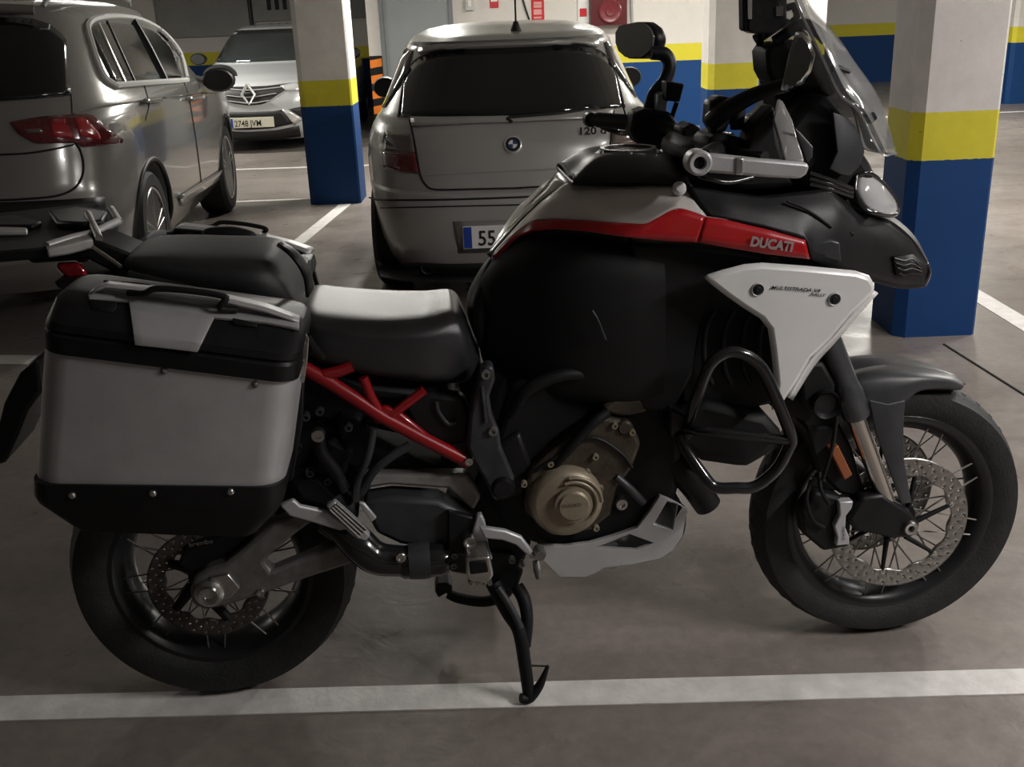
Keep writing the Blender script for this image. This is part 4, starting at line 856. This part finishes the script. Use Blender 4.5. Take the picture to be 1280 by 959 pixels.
class Car:
    def __init__(s, name, label, levels, L, xm, loc, heading, paint):
        """levels: (z, x rear, x front, half width, rear exponent, front exponent)"""
        s.lev = levels; s.xm = xm; s.root = tag(empty(name, loc, heading), label, 'car')
        s.M = Matrix.Translation(V(loc)) @ Matrix.Rotation(heading, 4, 'Z'); s.Mi = s.M.inverted(); s.paint = paint
    def at(s, z):
        l = s.lev
        if z <= l[0][0]: return l[0]
        if z >= l[-1][0]: return l[-1]
        for i in range(len(l)-1):
            if l[i][0] <= z <= l[i+1][0]:
                t = (z-l[i][0])/(l[i+1][0]-l[i][0]); return tuple(a+(c-a)*t for a, c in zip(l[i], l[i+1]))
    def f(s, p):
        z, xr, xf, hw, nr, nf = s.at(p.z)
        if p.z > s.lev[-1][0] or p.z < s.lev[0][0]: return 1+abs(p.z-1)
        if p.x < s.xm: a, n = s.xm-xr, nr
        else: a, n = xf-s.xm, nf
        return (abs(p.y)/hw)**n+(abs(p.x-s.xm)/a)**n-1
    def hit(s, px, py):
        o = s.Mi @ CAM; d = (s.Mi.to_3x3() @ ray(px, py)); d.normalize(); t = 2.5; best = (9e9, t)
        while t < 20:
            v = s.f(o+d*t)
            if v < best[0]: best = (v, t)
            if v < 0:
                a, c = t-.03, t
                for _ in range(18):
                    m_ = (a+c)/2
                    if s.f(o+d*m_) < 0: c = m_
                    else: a = m_
                return o+d*c
            t += .03
        return o+d*best[1]
    def flank(s, x, z, sg, d=-.004):
        _, xr, xf, hw, nr, nf = s.at(z); A, n = (s.xm-xr, nr) if x < s.xm else (xf-s.xm, nf)
        return V((x, sg*(hw*(1-min(.999, abs(x-s.xm)/A)**n)**(1/n)+d), z))
    def nrm(s, p):
        e = .004; g = V([s.f(p+V(q)*e)-s.f(p-V(q)*e) for q in ((1, 0, 0), (0, 1, 0), (0, 0, 1))])
        return g.normalized() if g.length > 1e-9 else V((-1, 0, 0))
    def body(s, nz=6, na=72, arches=(), ra=.36, depth=.28):
        zs = []
        for i in range(len(s.lev)-1):
            for k in range(3): zs.append(s.lev[i][0]+(s.lev[i+1][0]-s.lev[i][0])*k/3)
        zs.append(s.lev[-1][0]); vs = []; fs = []
        for z in zs:
            _, xr, xf, hw, nr, nf = s.at(z)
            for i in range(na):
                a = 2*PI*i/na; c, q = math.cos(a), math.sin(a); A, n = (xf-s.xm, nf) if c >= 0 else (s.xm-xr, nr)
                vs.append(V((s.xm+math.copysign(A*abs(c)**(2/n), c), math.copysign(hw*abs(q)**(2/n), q), z)))
        N = len(zs)
        for k in range(N-1):
            for i in range(na): j = (i+1) % na; fs.append((k*na+i, k*na+j, (k+1)*na+j, (k+1)*na+i))
        fs.append(tuple(range(na))); fs.append(tuple(range((N-1)*na, N*na)))
        o = mk('body', vs, fs, s.paint, s.root, 32)
        for (x, z) in arches:
            for sg in (-1, 1):
                ct = lathe('cut', [(ra, -depth), (ra, .5)], V((x, sg*(s.lev[4][3]-.02), z)), None, s.root, 40, axis=(0, sg, 0))
                md = o.modifiers.new('b', 'BOOLEAN'); md.operation = 'DIFFERENCE'; md.object = ct; md.solver = 'EXACT'
                bpy.context.view_layer.update()
                me = bpy.data.meshes.new_from_object(o.evaluated_get(bpy.context.evaluated_depsgraph_get()))
                o.modifiers.clear(); o.data = me; cm = ct.data; bpy.data.objects.remove(ct); bpy.data.meshes.remove(cm)
        o.data.name = 'body'; o.data.materials.clear(); o.data.materials.append(s.paint)
        o.data.polygons.foreach_set('use_smooth', [True]*len(o.data.polygons)); o.data.set_sharp_from_angle(angle=math.radians(32))
        s.bodyo = o; return o
    def patch(s, name, top, bot, m, n=16, k=6, eps=.004, th=.006, mirror=False, parent=None, smooth=False):
        t2 = resample([V((x, y, 0)) for x, y in top], n, smooth); b2 = resample([V((x, y, 0)) for x, y in bot], n, smooth); P = []
        for i in range(n):
            for j in range(k+1):
                q = t2[i].lerp(b2[i], j/k); h = s.hit(q.x, q.y); P.append(h+s.nrm(h)*eps)
        fs = [(i*(k+1)+j, i*(k+1)+j+1, (i+1)*(k+1)+j+1, (i+1)*(k+1)+j) for i in range(n-1) for j in range(k)]
        if mirror == 'join':
            for j in range(k+1): P[(n-1)*(k+1)+j].y = 0
            for i in range(n-2, -1, -1): P += [flip(P[i*(k+1)+j]) for j in range(k+1)]
            n = 2*n-1; mirror = False
            fs = [(i*(k+1)+j, i*(k+1)+j+1, (i+1)*(k+1)+j+1, (i+1)*(k+1)+j) for i in range(n-1) for j in range(k)]
        out = None
        for ff in ([lambda v: v, flip] if mirror else [lambda v: v]):
            o = mk(name, [ff(v) for v in P], fs, m, parent or s.root, 40); solid(o, th); out = out or o
        return out
    def seam(s, name, pts, m, r=.004, mirror=False, eps=.001, parent=None, sub=6, smooth=True):
        q = resample([V((x, y, 0)) for x, y in pts], sub*len(pts), smooth); P = []
        for v in q: h = s.hit(v.x, v.y); P.append(h+s.nrm(h)*eps)
        tube(name, P, r, m, parent or s.root, 6, smooth=False, mirror=mirror)
    def wheel(s, x, y, R, hw, sg, rim=.22, spokes=5):
        c = V((x, y, R))
        t = lathe('tyre', [(rim+.01, -hw), (R-.03, -hw), (R, -hw*.75), (R, hw*.75), (R-.03, hw), (rim+.01, hw)], c, M_TYRE, s.root, 44, axis=(0, sg, 0), closed=True)
        r = lathe('wheel', [(rim+.012, hw*.9), (rim, hw*.98), (rim-.015, hw*.9), (rim-.02, hw*.2), (0, hw*.15), (0, -.05), (rim, -.05)], c, M_RIMB, s.root, 40, axis=(0, sg, 0))
        for i in range(spokes):
            for d_ in (-.13, .13):
                a = 2*PI*i/spokes+.3
                tube('spoke', [c+V((.04*math.cos(a+d_*2), sg*hw*.72, .04*math.sin(a+d_*2))), c+V(((rim-.004)*math.cos(a+d_), sg*hw*.8, (rim-.004)*math.sin(a+d_)))], [.022, .016], M_ALLOY, r, 6, smooth=False)
        lathe('rim_ring', [(rim+.008, hw*.92), (rim, hw*1.0), (rim-.012, hw*.96), (rim-.014, hw*.8)], c, M_ALLOY, r, 40, axis=(0, sg, 0), closed=True)
        lathe('hub_cap', [(0, hw*.9), (.04, hw*.88), (.05, hw*.7)], c, M_ALLOY, r, 20, axis=(0, sg, 0))

# ---------------------------------------------------------------- silver hatchback seen from behind
HB_L = [(.16, .16, 4.05, .74, 3.6, 6), (.24, .09, 4.12, .78, 3.6, 6), (.34, .035, 4.18, .81, 3.6, 6), (.45, .01, 4.22, .825, 3.6, 6), (.56, .0, 4.23, .832, 3.6, 6), (.615, .015, 4.22, .836, 3.6, 6), (.63, .045, 4.21, .836, 3.6, 6), (.74, .06, 4.16, .838, 3.6, 5), (.84, .085, 3.95, .825, 3.6, 5), (.90, .115, 3.6, .80, 3.6, 5),
        (.94, .15, 3.25, .775, 3.5, 5), (.97, .19, 3.0, .75, 3.4, 5), (1.05, .26, 2.85, .712, 3.3, 5), (1.15, .34, 2.72, .668, 3.2, 5), (1.25, .42, 2.56, .622, 3.2, 5), (1.31, .46, 2.45, .59, 3.2, 5), (1.335, .44, 2.4, .57, 3.4, 5), (1.36, .50, 2.33, .54, 3.2, 4), (1.385, .68, 2.2, .48, 3, 3), (1.402, .95, 2.0, .38, 3, 3), (1.412, 1.25, 1.8, .22, 2.6, 2.6)]
HX = .055
hb = Car('hatchback_car', 'silver hatchback parked tail out behind the motorcycle tank', HB_L, 4.23, 1.6, (HX, 5.17, 0), PI/2, M_CSILV)
hb.body(arches=((.78, .31), (3.44, .31)), ra=.345)
for x in (.78, 3.44):
    for sg in (-1, 1): hb.wheel(x, sg*.695, .312, .098, sg, .2)
def HC(x): return x
g = hb.patch('rear_window', [(504, 108), (512, 86), (525, 73), (548, 65.5), (587, 61.5), (642, 59.5)], [(497, 146), (512, 147), (540, 147), (569, 147), (606, 146.5), (642, 146)], M_CGLASS, 18, 8, .003, .006, 'join')
hb.seam('window_seal', [(652, 59), (587, 61), (548, 65), (525, 72), (512, 85), (504, 107), (498, 146)], M_CBLK, .006, True)
hb.patch('spoiler', [(528, 62), (545, 56), (590, 52), (642, 50)], [(528, 70), (548, 64), (590, 60), (642, 58)], M_CSILV, 14, 4, .02, .02, 'join')
hb.patch('hatch_ledge', [(514, 148.5), (560, 148.5), (606, 148), (642, 147.5)], [(516, 159), (560, 157), (606, 155), (642, 154)], M_CSILV, 12, 3, .010, .012, 'join')
hb.seam('hatch_gap', [(512, 150), (517, 172), (522, 200), (526, 220), (533, 232), (545, 237), (590, 236.5), (652, 235)], M_GAP, .005, True)
hb.seam('hatch_crease', [(530, 219), (580, 216), (652, 213)], M_CSILV, .004, True)
hb.seam('bumper_gap', [(462, 247), (480, 250), (560, 249.5), (652, 246.5)], M_GAP, .005, True)
hb.seam('bumper_crease', [(466, 260), (520, 259), (652, 256)], M_GAP, .0035, True)
hb.patch('rear_lamp', [(482, 164), (498, 167), (516, 169)], [(477, 190), (498, 190.5), (519, 190.5)], M_LAMPC, 8, 5, .004, .008, True)
hb.patch('rear_lamp_red', [(477, 190.5), (498, 191), (519, 191)], [(481, 209), (500, 215), (524, 217)], M_LAMPD, 8, 5, .005, .008, True)
hb.patch('lower_valance', [(470, 322), (500, 327), (560, 330), (642, 328)], [(476, 345), (500, 350), (560, 352), (642, 350)], M_CBLK, 14, 3, .004, .006, 'join')
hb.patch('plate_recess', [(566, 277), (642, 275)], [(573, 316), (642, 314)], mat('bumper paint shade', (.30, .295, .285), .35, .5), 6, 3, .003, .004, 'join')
def plate(car, pxc, pyc, wdt, hgt, m, txt, tx, eu=True, size=.10, ext=.012, sgn=-1, wd=1):
    h = car.hit(pxc, pyc); c = V((h.x+sgn*ext, h.y, h.z)); y0 = c.y
    o = box('number_plate', (c.x-.006, y0-wdt/2, c.z-hgt/2), (c.x+.006, y0+wdt/2, c.z+hgt/2), m, car.root, .002)
    left = V((0, 1, 0)) if sgn < 0 else V((0, -1, 0))
    face = c.x+sgn*.0065
    if eu:
        a = y0+left.y*(wdt/2-.004); e = y0+left.y*(wdt/2-.045)
        box('plate_band', (min(face, face+sgn*.002), min(a, e), c.z-hgt/2+.004), (max(face, face+sgn*.002), max(a, e), c.z+hgt/2-.004), M_EUBLUE, o, 0)
    text('plate_text', txt, V((face+sgn*.002, y0+left.y*(wdt/2-tx), c.z-hgt*.36)), -left, (0, 0, 1), size, M_PTXT, o, .0005, bold=.012, width=wd)
    return o
plate(hb, 643, 294, .52, .115, M_PLATE, '55', .075, size=.108, wd=.86)
h = hb.hit(641, 181); nn = hb.nrm(h)
em = lathe('roundel', [(0, .004), (.037, .005), (.040, .008), (.044, .006), (.045, 0), (.045, -.01)], h+nn*.002, M_CHR, hb.root, 36, axis=nn)
lathe('roundel_field', [(0, .0072), (.036, .0072), (.0365, .004)], h+nn*.002, M_CBLK, em, 32, axis=nn)
e2 = V((0, 0, 1)); e2 = (e2-nn*e2.dot(nn)).normalized(); e1 = e2.cross(nn)
for i in range(4):
    q = [V((0, 0, 0))]+[e1*(.022*math.cos(a))+e2*(.022*math.sin(a)) for a in [PI/2*i+PI/2*k/6 for k in range(7)]]
    mk('roundel_quarter', [h+nn*.0098+v for v in q]+[h+nn*.008+v for v in q], [tuple(range(8)), tuple(range(8, 16))]+[(j, (j+1) % 8, (j+1) % 8+8, j+8) for j in range(8)], M_WHITE if i % 2 else mat('roundel blue', (.03, .07, .2), .3), em, 20)
h = hb.hit(722, 169); text('model_badge', '120 d', h+hb.nrm(h)*.006, (0, -1, 0), (0, 0, 1), .050, M_CBLK, hb.root, .001, bold=.03, width=1.25)
tube('wiper', [hb.hit(640, 152)+V((-.02, 0, 0)), hb.hit(638, 146)+V((-.03, 0, 0)), hb.hit(700, 141)+V((-.025, 0, 0)), hb.hit(745, 136)+V((-.02, 0, 0))], .008, M_CBLK, hb.root, 8)
an = hb.hit(645, 38); lathe('antenna_base', [(0, .05), (.012, .045), (.03, .0), (.03, -.02)], an, M_CBLK, hb.root, 18, axis=(0, 0, 1))
tube('antenna', [an+V((0, 0, .04)), an+V((-.12, 0, .42))], .005, M_CBLK, hb.root, 8, smooth=False)
ex = hb.hit(535, 334); lathe('tailpipe', [(0, -.12), (.03, -.12), (.032, .03), (.036, .032), (.038, .02), (.038, -.1)], V((ex.x+.02, ex.y, ex.z)), M_CBLK, hb.root, 24, axis=(-1, 0, 0))
for sg in (-1, 1):
    o = loft('mirror', [[V((2.55+dx*.10*r, sg*(.86+dy*.11*r+.06), .97+dz*.075*r)) for dx, dy, dz in [(0, math.cos(a), math.sin(a)) for a in [2*PI*i/14 for i in range(14)]]] if False else [V((2.50+t, sg*(.87+.09*r*math.cos(a)), .99+.075*r*math.sin(a))) for a in [2*PI*i/14 for i in range(14)]] for t, r in ((0, .9), (.03, 1), (.09, .85), (.14, .4))], M_CBLK, hb.root, 50)
# side windows of the hatchback
def side_glass(car, name, poly, m, eps=.004, sides=(1, -1), th=.006):
    """polygon (x, z) as (top polyline, bottom polyline) laid on the flank"""
    top, bot = poly; n = 12; k = 5; t2 = resample([V((x, z, 0)) for x, z in top], n, False); b2 = resample([V((x, z, 0)) for x, z in bot], n, False)
    for sg in sides:
        P = []
        for i in range(n):
            for j in range(k+1):
                q = t2[i].lerp(b2[i], j/k); z, xr, xf, hw, nr, nf = car.at(q.y); A, nn_ = (car.xm-xr, nr) if q.x < car.xm else (xf-car.xm, nf)
                u = min(.999, abs(q.x-car.xm)/A); y = hw*(1-u**nn_)**(1/nn_); p = V((q.x, y, q.y)); p = p+car.nrm(p)*eps; P.append(V((p.x, sg*p.y, p.z)))
        fs = [(i*(k+1)+j, i*(k+1)+j+1, (i+1)*(k+1)+j+1, (i+1)*(k+1)+j) for i in range(n-1) for j in range(k)]
        o = mk(name, P, fs, m, car.root, 40); solid(o, th)
side_glass(hb, 'side_window', ([(.62, 1.18), (.75, 1.29), (1.3, 1.31), (1.5, 1.31)], [(.72, 1.0), (.85, .985), (1.3, .98), (1.5, .98)]), M_CGLASS2)
side_glass(hb, 'side_window', ([(1.56, 1.31), (2.2, 1.29), (2.4, 1.2)], [(1.56, .98), (2.3, .98), (2.62, .985)]), M_CGLASS2)
def windscreen(car, front=True, zs=(.98, 1.30), wf=.86):
    P = []; n = 16; k = 6
    for i in range(n):
        for j in range(k+1):
            z_ = zs[0]+(zs[1]-zs[0])*j/k; z, xr, xf, hw, nr, nf = car.at(z_); u = (-1+2*i/(n-1))*wf; y = hw*u
            x = car.xm+(xf-car.xm)*(1-abs(u)**nf)**(1/nf); p = V((x, y, z_)); P.append(p+car.nrm(p)*.004)
    fs = [(i*(k+1)+j, i*(k+1)+j+1, (i+1)*(k+1)+j+1, (i+1)*(k+1)+j) for i in range(n-1) for j in range(k)]
    o = mk('windscreen', P, fs, M_CGLASS2, car.root, 40); solid(o, .006)
windscreen(hb)

# ---------------------------------------------------------------- grey-silver SUV at the left
SV_L = [(0.22, 0.18, 4.25, 0.78, 5, 8), (0.32, 0.08, 4.36, 0.85, 5, 8), (0.42, 0.02, 4.44, 0.885, 5, 8), (0.55, 0.0, 4.48, 0.9, 5, 8), (0.66, 0.02, 4.48, 0.905, 5, 8), (0.72, 0.06, 4.47, 0.908, 5, 8), (0.85, 0.1, 4.44, 0.91, 5, 8), (0.95, 0.12, 4.3, 0.908, 5, 8), (1.03, 0.14, 3.95, 0.9, 5, 8), (1.08, 0.17, 3.5, 0.885, 4.6, 8), (1.11, 0.2, 3.3, 0.865, 4.6, 7), (1.2, 0.27, 3.12, 0.83, 4.6, 7), (1.3, 0.35, 2.96, 0.785, 4.6, 7), (1.4, 0.44, 2.8, 0.74, 4.6, 7), (1.5, 0.54, 2.64, 0.69, 4.6, 7), (1.56, 0.58, 2.52, 0.655, 4.6, 7), (1.59, 0.6, 2.45, 0.625, 4.2, 3.4), (1.615, 0.75, 2.3, 0.55, 3.4, 3), (1.63, 1.0, 2.1, 0.42, 3, 3), (1.635, 1.3, 1.9, 0.25, 2.6, 2.6)]
svh = PI/2+.091
dsv = V((math.cos(svh), math.sin(svh), 0)); lsv = V((-math.sin(svh), math.cos(svh), 0))
svo = V((-1.972, 5.934, 0))-dsv*.92+lsv*.905
sv = Car('suv_car', 'dark silver suv with chrome window frame and roof rails parked tail out', SV_L, 4.48, 1.7, svo, svh, M_CGREY)
sv.body(arches=((.92, .355), (3.60, .355)), ra=.40)
for x in (.92, 3.60):
    for sg in (-1, 1): sv.wheel(x, sg*.77, .355, .115, sg, .25)
for x in (.92, 3.60):
    for sg in (-1, 1):
        tube('arch_trim', [sv.flank(x+.41*math.cos(a), .355+.41*math.sin(a), sg) for a in [PI*i/20 for i in range(-1, 22)]], .016, M_CBLK, sv.root, 8)
sv.patch('rear_window', [(82, 52), (78, 44), (62, 31), (40, 24), (0, 22.5), (-60, 23), (-125, 26)], [(88, 119.5), (84, 120.5), (66, 122), (40, 124), (0, 126.5), (-60, 130), (-125, 134)], M_CGLASS, 22, 8, .004, .006, 'join')
WT = [(108, 60), (104, 36), (112, 27), (125, 22.5), (150, 21.5), (175, 26), (198, 37), (218, 56), (233, 78)]
sv.patch('side_window', [(108, 34), (118, 25), (141, 22.5), (166, 25.5)], [(143, 106), (150, 105.5), (175, 104), (206, 102)], M_CGLASS2, 14, 8, .003, .006, True)
sv.patch('side_window', [(169, 26.5), (184, 31), (198, 39), (211, 51)], [(208, 102), (216, 101.5), (223, 101), (229, 100.5)], M_CGLASS2, 12, 8, .003, .006, True)
sv.seam('window_frame', [(143, 107.5), (130, 98), (121, 80), (113, 55), (108, 36), (112, 28), (121, 24), (141, 21.5), (158, 22.5), (176, 26), (197, 37), (214, 53), (226, 72), (232, 98)], M_CHR2, .017, True, .010)
sv.seam('window_frame', [(143, 107.5), (180, 104.5), (233, 101)], M_CHR2, .017, True, .010)
sv.seam('window_divider', [(122, 30), (136, 62), (155, 104)], M_CHR, .008, True, .008)
sv.seam('window_divider', [(133, 27), (148, 60), (168, 104)], M_CBLK, .008, True, .006)
sv.seam('window_divider', [(166, 25), (186, 60), (207, 102)], M_CBLK, .018, True, .006)
sv.patch('rear_lamp', [(12, 154), (34, 150), (60, 146.5), (90, 145), (112, 144), (128, 157), (152, 175)], [(24, 168), (44, 179.5), (60, 179.5), (80, 179), (96, 178.5), (102, 184), (150, 180)], M_LAMPD, 20, 6, .006, .012, True)
sv.patch('rear_lamp_glow', [(62, 151), (74, 150), (82, 150.5), (86, 164)], [(64, 172), (74, 173), (84, 172.5), (92, 174)], M_TAILR2, 8, 3, .012, .004, True)
sv.patch('rear_lamp_glow', [(92, 149), (104, 149), (114, 158), (122, 168)], [(98, 170), (106, 172), (116, 174), (124, 175)], M_TAILR2, 8, 3, .012, .004, True)
sv.patch('rear_lamp_clear', [(30, 162), (52, 161)], [(34, 167), (54, 166)], M_LAMPC, 6, 2, .012, .004, True)
sv.seam('hatch_gap', [(89, 118), (91, 145)], M_GAP, .004, True)
sv.seam('hatch_gap', [(94, 179), (100, 188), (104, 205), (102, 222), (92, 236), (70, 245), (30, 249), (-10, 251), (-60, 255), (-106, 259)], M_GAP, .006, True)
sv.seam('hatch_crease', [(-108, 205), (-60, 199), (-10, 194), (30, 192), (60, 188), (92, 181)], M_GAP, .005, True)
sv.seam('shoulder_line', [(93, 143), (118, 135), (150, 130), (190, 124), (234, 118), (270, 116)], M_CGREY, .006, True, .002)
sv.seam('door_gap', [(180, 106), (186, 130), (182, 150)], M_GAP, .004, True)
sv.seam('door_gap', [(230, 103), (236, 122), (244, 170), (250, 215), (252, 238)], M_GAP, .004, True)
sv.patch('door_handle', [(176, 126), (200, 123)], [(177, 131), (201, 128)], M_CGREY, 6, 2, .025, .02, True)
sv.patch('door_handle', [(232, 121), (250, 119)], [(232, 126), (250, 124)], M_CGREY, 6, 2, .025, .02, True)
sv.patch('bumper_trim', [(130, 246), (80, 250), (40, 252), (-10, 254), (-60, 258), (-104, 262)], [(132, 276), (80, 282), (40, 284), (-10, 286), (-60, 290), (-100, 296)], M_CBLK, 18, 3, .004, .006, 'join')
sv.patch('sill_trim', [(222, 246), (250, 228), (282, 208)], [(226, 258), (254, 240), (285, 220)], M_CGREY, 10, 3, .01, .01, True)
for sg in (-1, 1):
    rl = tube('roof_rail', [V((.62, sg*.56, 1.585)), V((.72, sg*.575, 1.635)), V((1.0, sg*.58, 1.66)), (2.0, sg*.57, 1.665), (2.4, sg*.56, 1.64), (2.5, sg*.55, 1.60)], [.012, .022, .024, .024, .02, .012], M_ALU, sv.root, 10)
    o = loft('mirror', [[V((2.78+t, sg*(1.02+.12*r*math.cos(a)), 1.08+.085*r*math.sin(a))) for a in [2*PI*i/16 for i in range(16)]] for t, r in ((0, .85), (.04, 1), (.12, .85), (.17, .4))], M_CBLK, sv.root, 50)
    loft('mirror_cap', [[V((2.82+t, sg*(1.03+.115*r*math.cos(a)), 1.10+.082*r*math.sin(a))) for a in [PI*i/12 for i in range(13)]] for t, r in ((0, 1.06), (.06, 1.04), (.13, .86))], M_CGREY, sv.root, 50)
tube('roof_spoiler', [V((.60, -.52, 1.57)), V((.57, -.3, 1.585)), V((.56, 0, 1.59)), V((.57, .3, 1.585)), V((.60, .52, 1.57))], .025, M_CGREY, sv.root, 10)
windscreen(sv, True, (1.12, 1.54))

# ---------------------------------------------------------------- white hatch facing us at the back
RN_L = [(0.14, 0.12, 4.22, 0.74, 4, 5), (0.22, 0.06, 4.3, 0.82, 4, 5), (0.32, 0.02, 4.345, 0.87, 4, 5), (0.45, 0.0, 4.36, 0.895, 4, 5), (0.58, 0.0, 4.345, 0.905, 4, 5), (0.7, 0.02, 4.3, 0.905, 4, 5), (0.78, 0.05, 4.2, 0.9, 4, 5), (0.86, 0.08, 3.95, 0.885, 4, 3.3), (0.93, 0.12, 3.55, 0.865, 4, 3.4), (0.97, 0.15, 3.3, 0.84, 4, 3.6), (1.05, 0.22, 3.16, 0.79, 4, 3.8), (1.15, 0.32, 2.98, 0.74, 4, 3.8), (1.25, 0.42, 2.78, 0.69, 4, 3.8), (1.33, 0.52, 2.6, 0.645, 4, 3.8), (1.375, 0.62, 2.46, 0.6, 3.6, 3.6), (1.405, 0.85, 2.25, 0.5, 3.2, 3), (1.425, 1.2, 1.95, 0.3, 2.6, 2.6)]
rn = Car('compact_car', 'white compact car facing the aisle beside the far pillar', RN_L, 4.36, 1.8, (-2.87, 12.42+4.36, 0), -PI/2, M_CWHITE)
rn.body(arches=((.8, .31), (3.47, .31)), ra=.345)
for x in (.8, 3.47):
    for sg in (-1, 1): rn.wheel(x, sg*.77, .31, .1, sg, .2)
windscreen(rn, True, (.985, 1.35), .9)
gr = rn.patch('grille', [(268, 107), (290, 109), (311, 109), (335, 108), (372, 103)], [(276, 124), (290, 129), (311, 132), (330, 130), (346, 119)], M_CBLK, 14, 5, .004, .01, False)
rn.seam('grille_bar', [(272, 111), (311, 114), (352, 110)], M_CHR, .008, False, .014); rn.seam('grille_bar', [(276, 119), (311, 122), (346, 117)], M_CHR, .006, False, .014); rn.seam('grille_bar', [(280, 126), (311, 129), (338, 126)], M_CHR, .006, False, .014)
rn.patch('bumper_intake', [(262, 139), (296, 140), (311, 140), (340, 139), (354, 137)], [(266, 156), (296, 162), (311, 162), (340, 160), (368, 154)], M_CBLK, 14, 4, .004, .01)
rn.patch('lower_lip', [(258, 160), (296, 165), (311, 165), (345, 163), (374, 157)], [(258, 172), (296, 175), (311, 175), (345, 174), (376, 170)], M_CBLK, 14, 3, .006, .012)
rn.patch('fog_blade', [(353, 137), (360, 137.5)], [(368, 156), (378, 149)], M_CHR, 5, 3, .012, .01)
rn.patch('fog_recess', [(361, 136.5), (378, 133)], [(378, 147), (383, 143)], M_CBLK, 5, 3, .006, .01)
rn.patch('head_lamp', [(350, 108), (372, 103)], [(358, 114), (378, 112)], M_LENS, 6, 3, .008, .012)
rn.patch('head_lamp', [(262, 107), (252, 104)], [(256, 115), (246, 112)], M_LENS, 6, 3, .008, .012)
h = rn.hit(311, 118); c = h+V((.03, 0, 0))
dm = [V((0, 0, .115)), V((0, .075, 0)), V((0, 0, -.115)), V((0, -.075, 0))]
ro = tube('diamond_badge', [c+v for v in dm], .018, M_CHR, rn.root, 8, smooth=False, closed=True)
plate(rn, 315, 153, .52, .115, M_PLATEY, '2748 JVM', .062, True, .098, .02, 1, .82)
side_glass(rn, 'side_window', ([(1.0, 1.30), (1.8, 1.33), (2.4, 1.30), (2.6, 1.2)], [(.8, 1.0), (1.8, .99), (2.6, .99), (2.95, 1.0)]), M_CGLASS2)
for sg in (-1, 1):
    loft('mirror', [[V((2.75+t, sg*(.99+.11*r*math.cos(a)), 1.03+.075*r*math.sin(a))) for a in [2*PI*i/14 for i in range(14)]] for t, r in ((-.09, .4), (-.05, .9), (0, 1), (.05, .8))], M_CBLK, rn.root, 50)
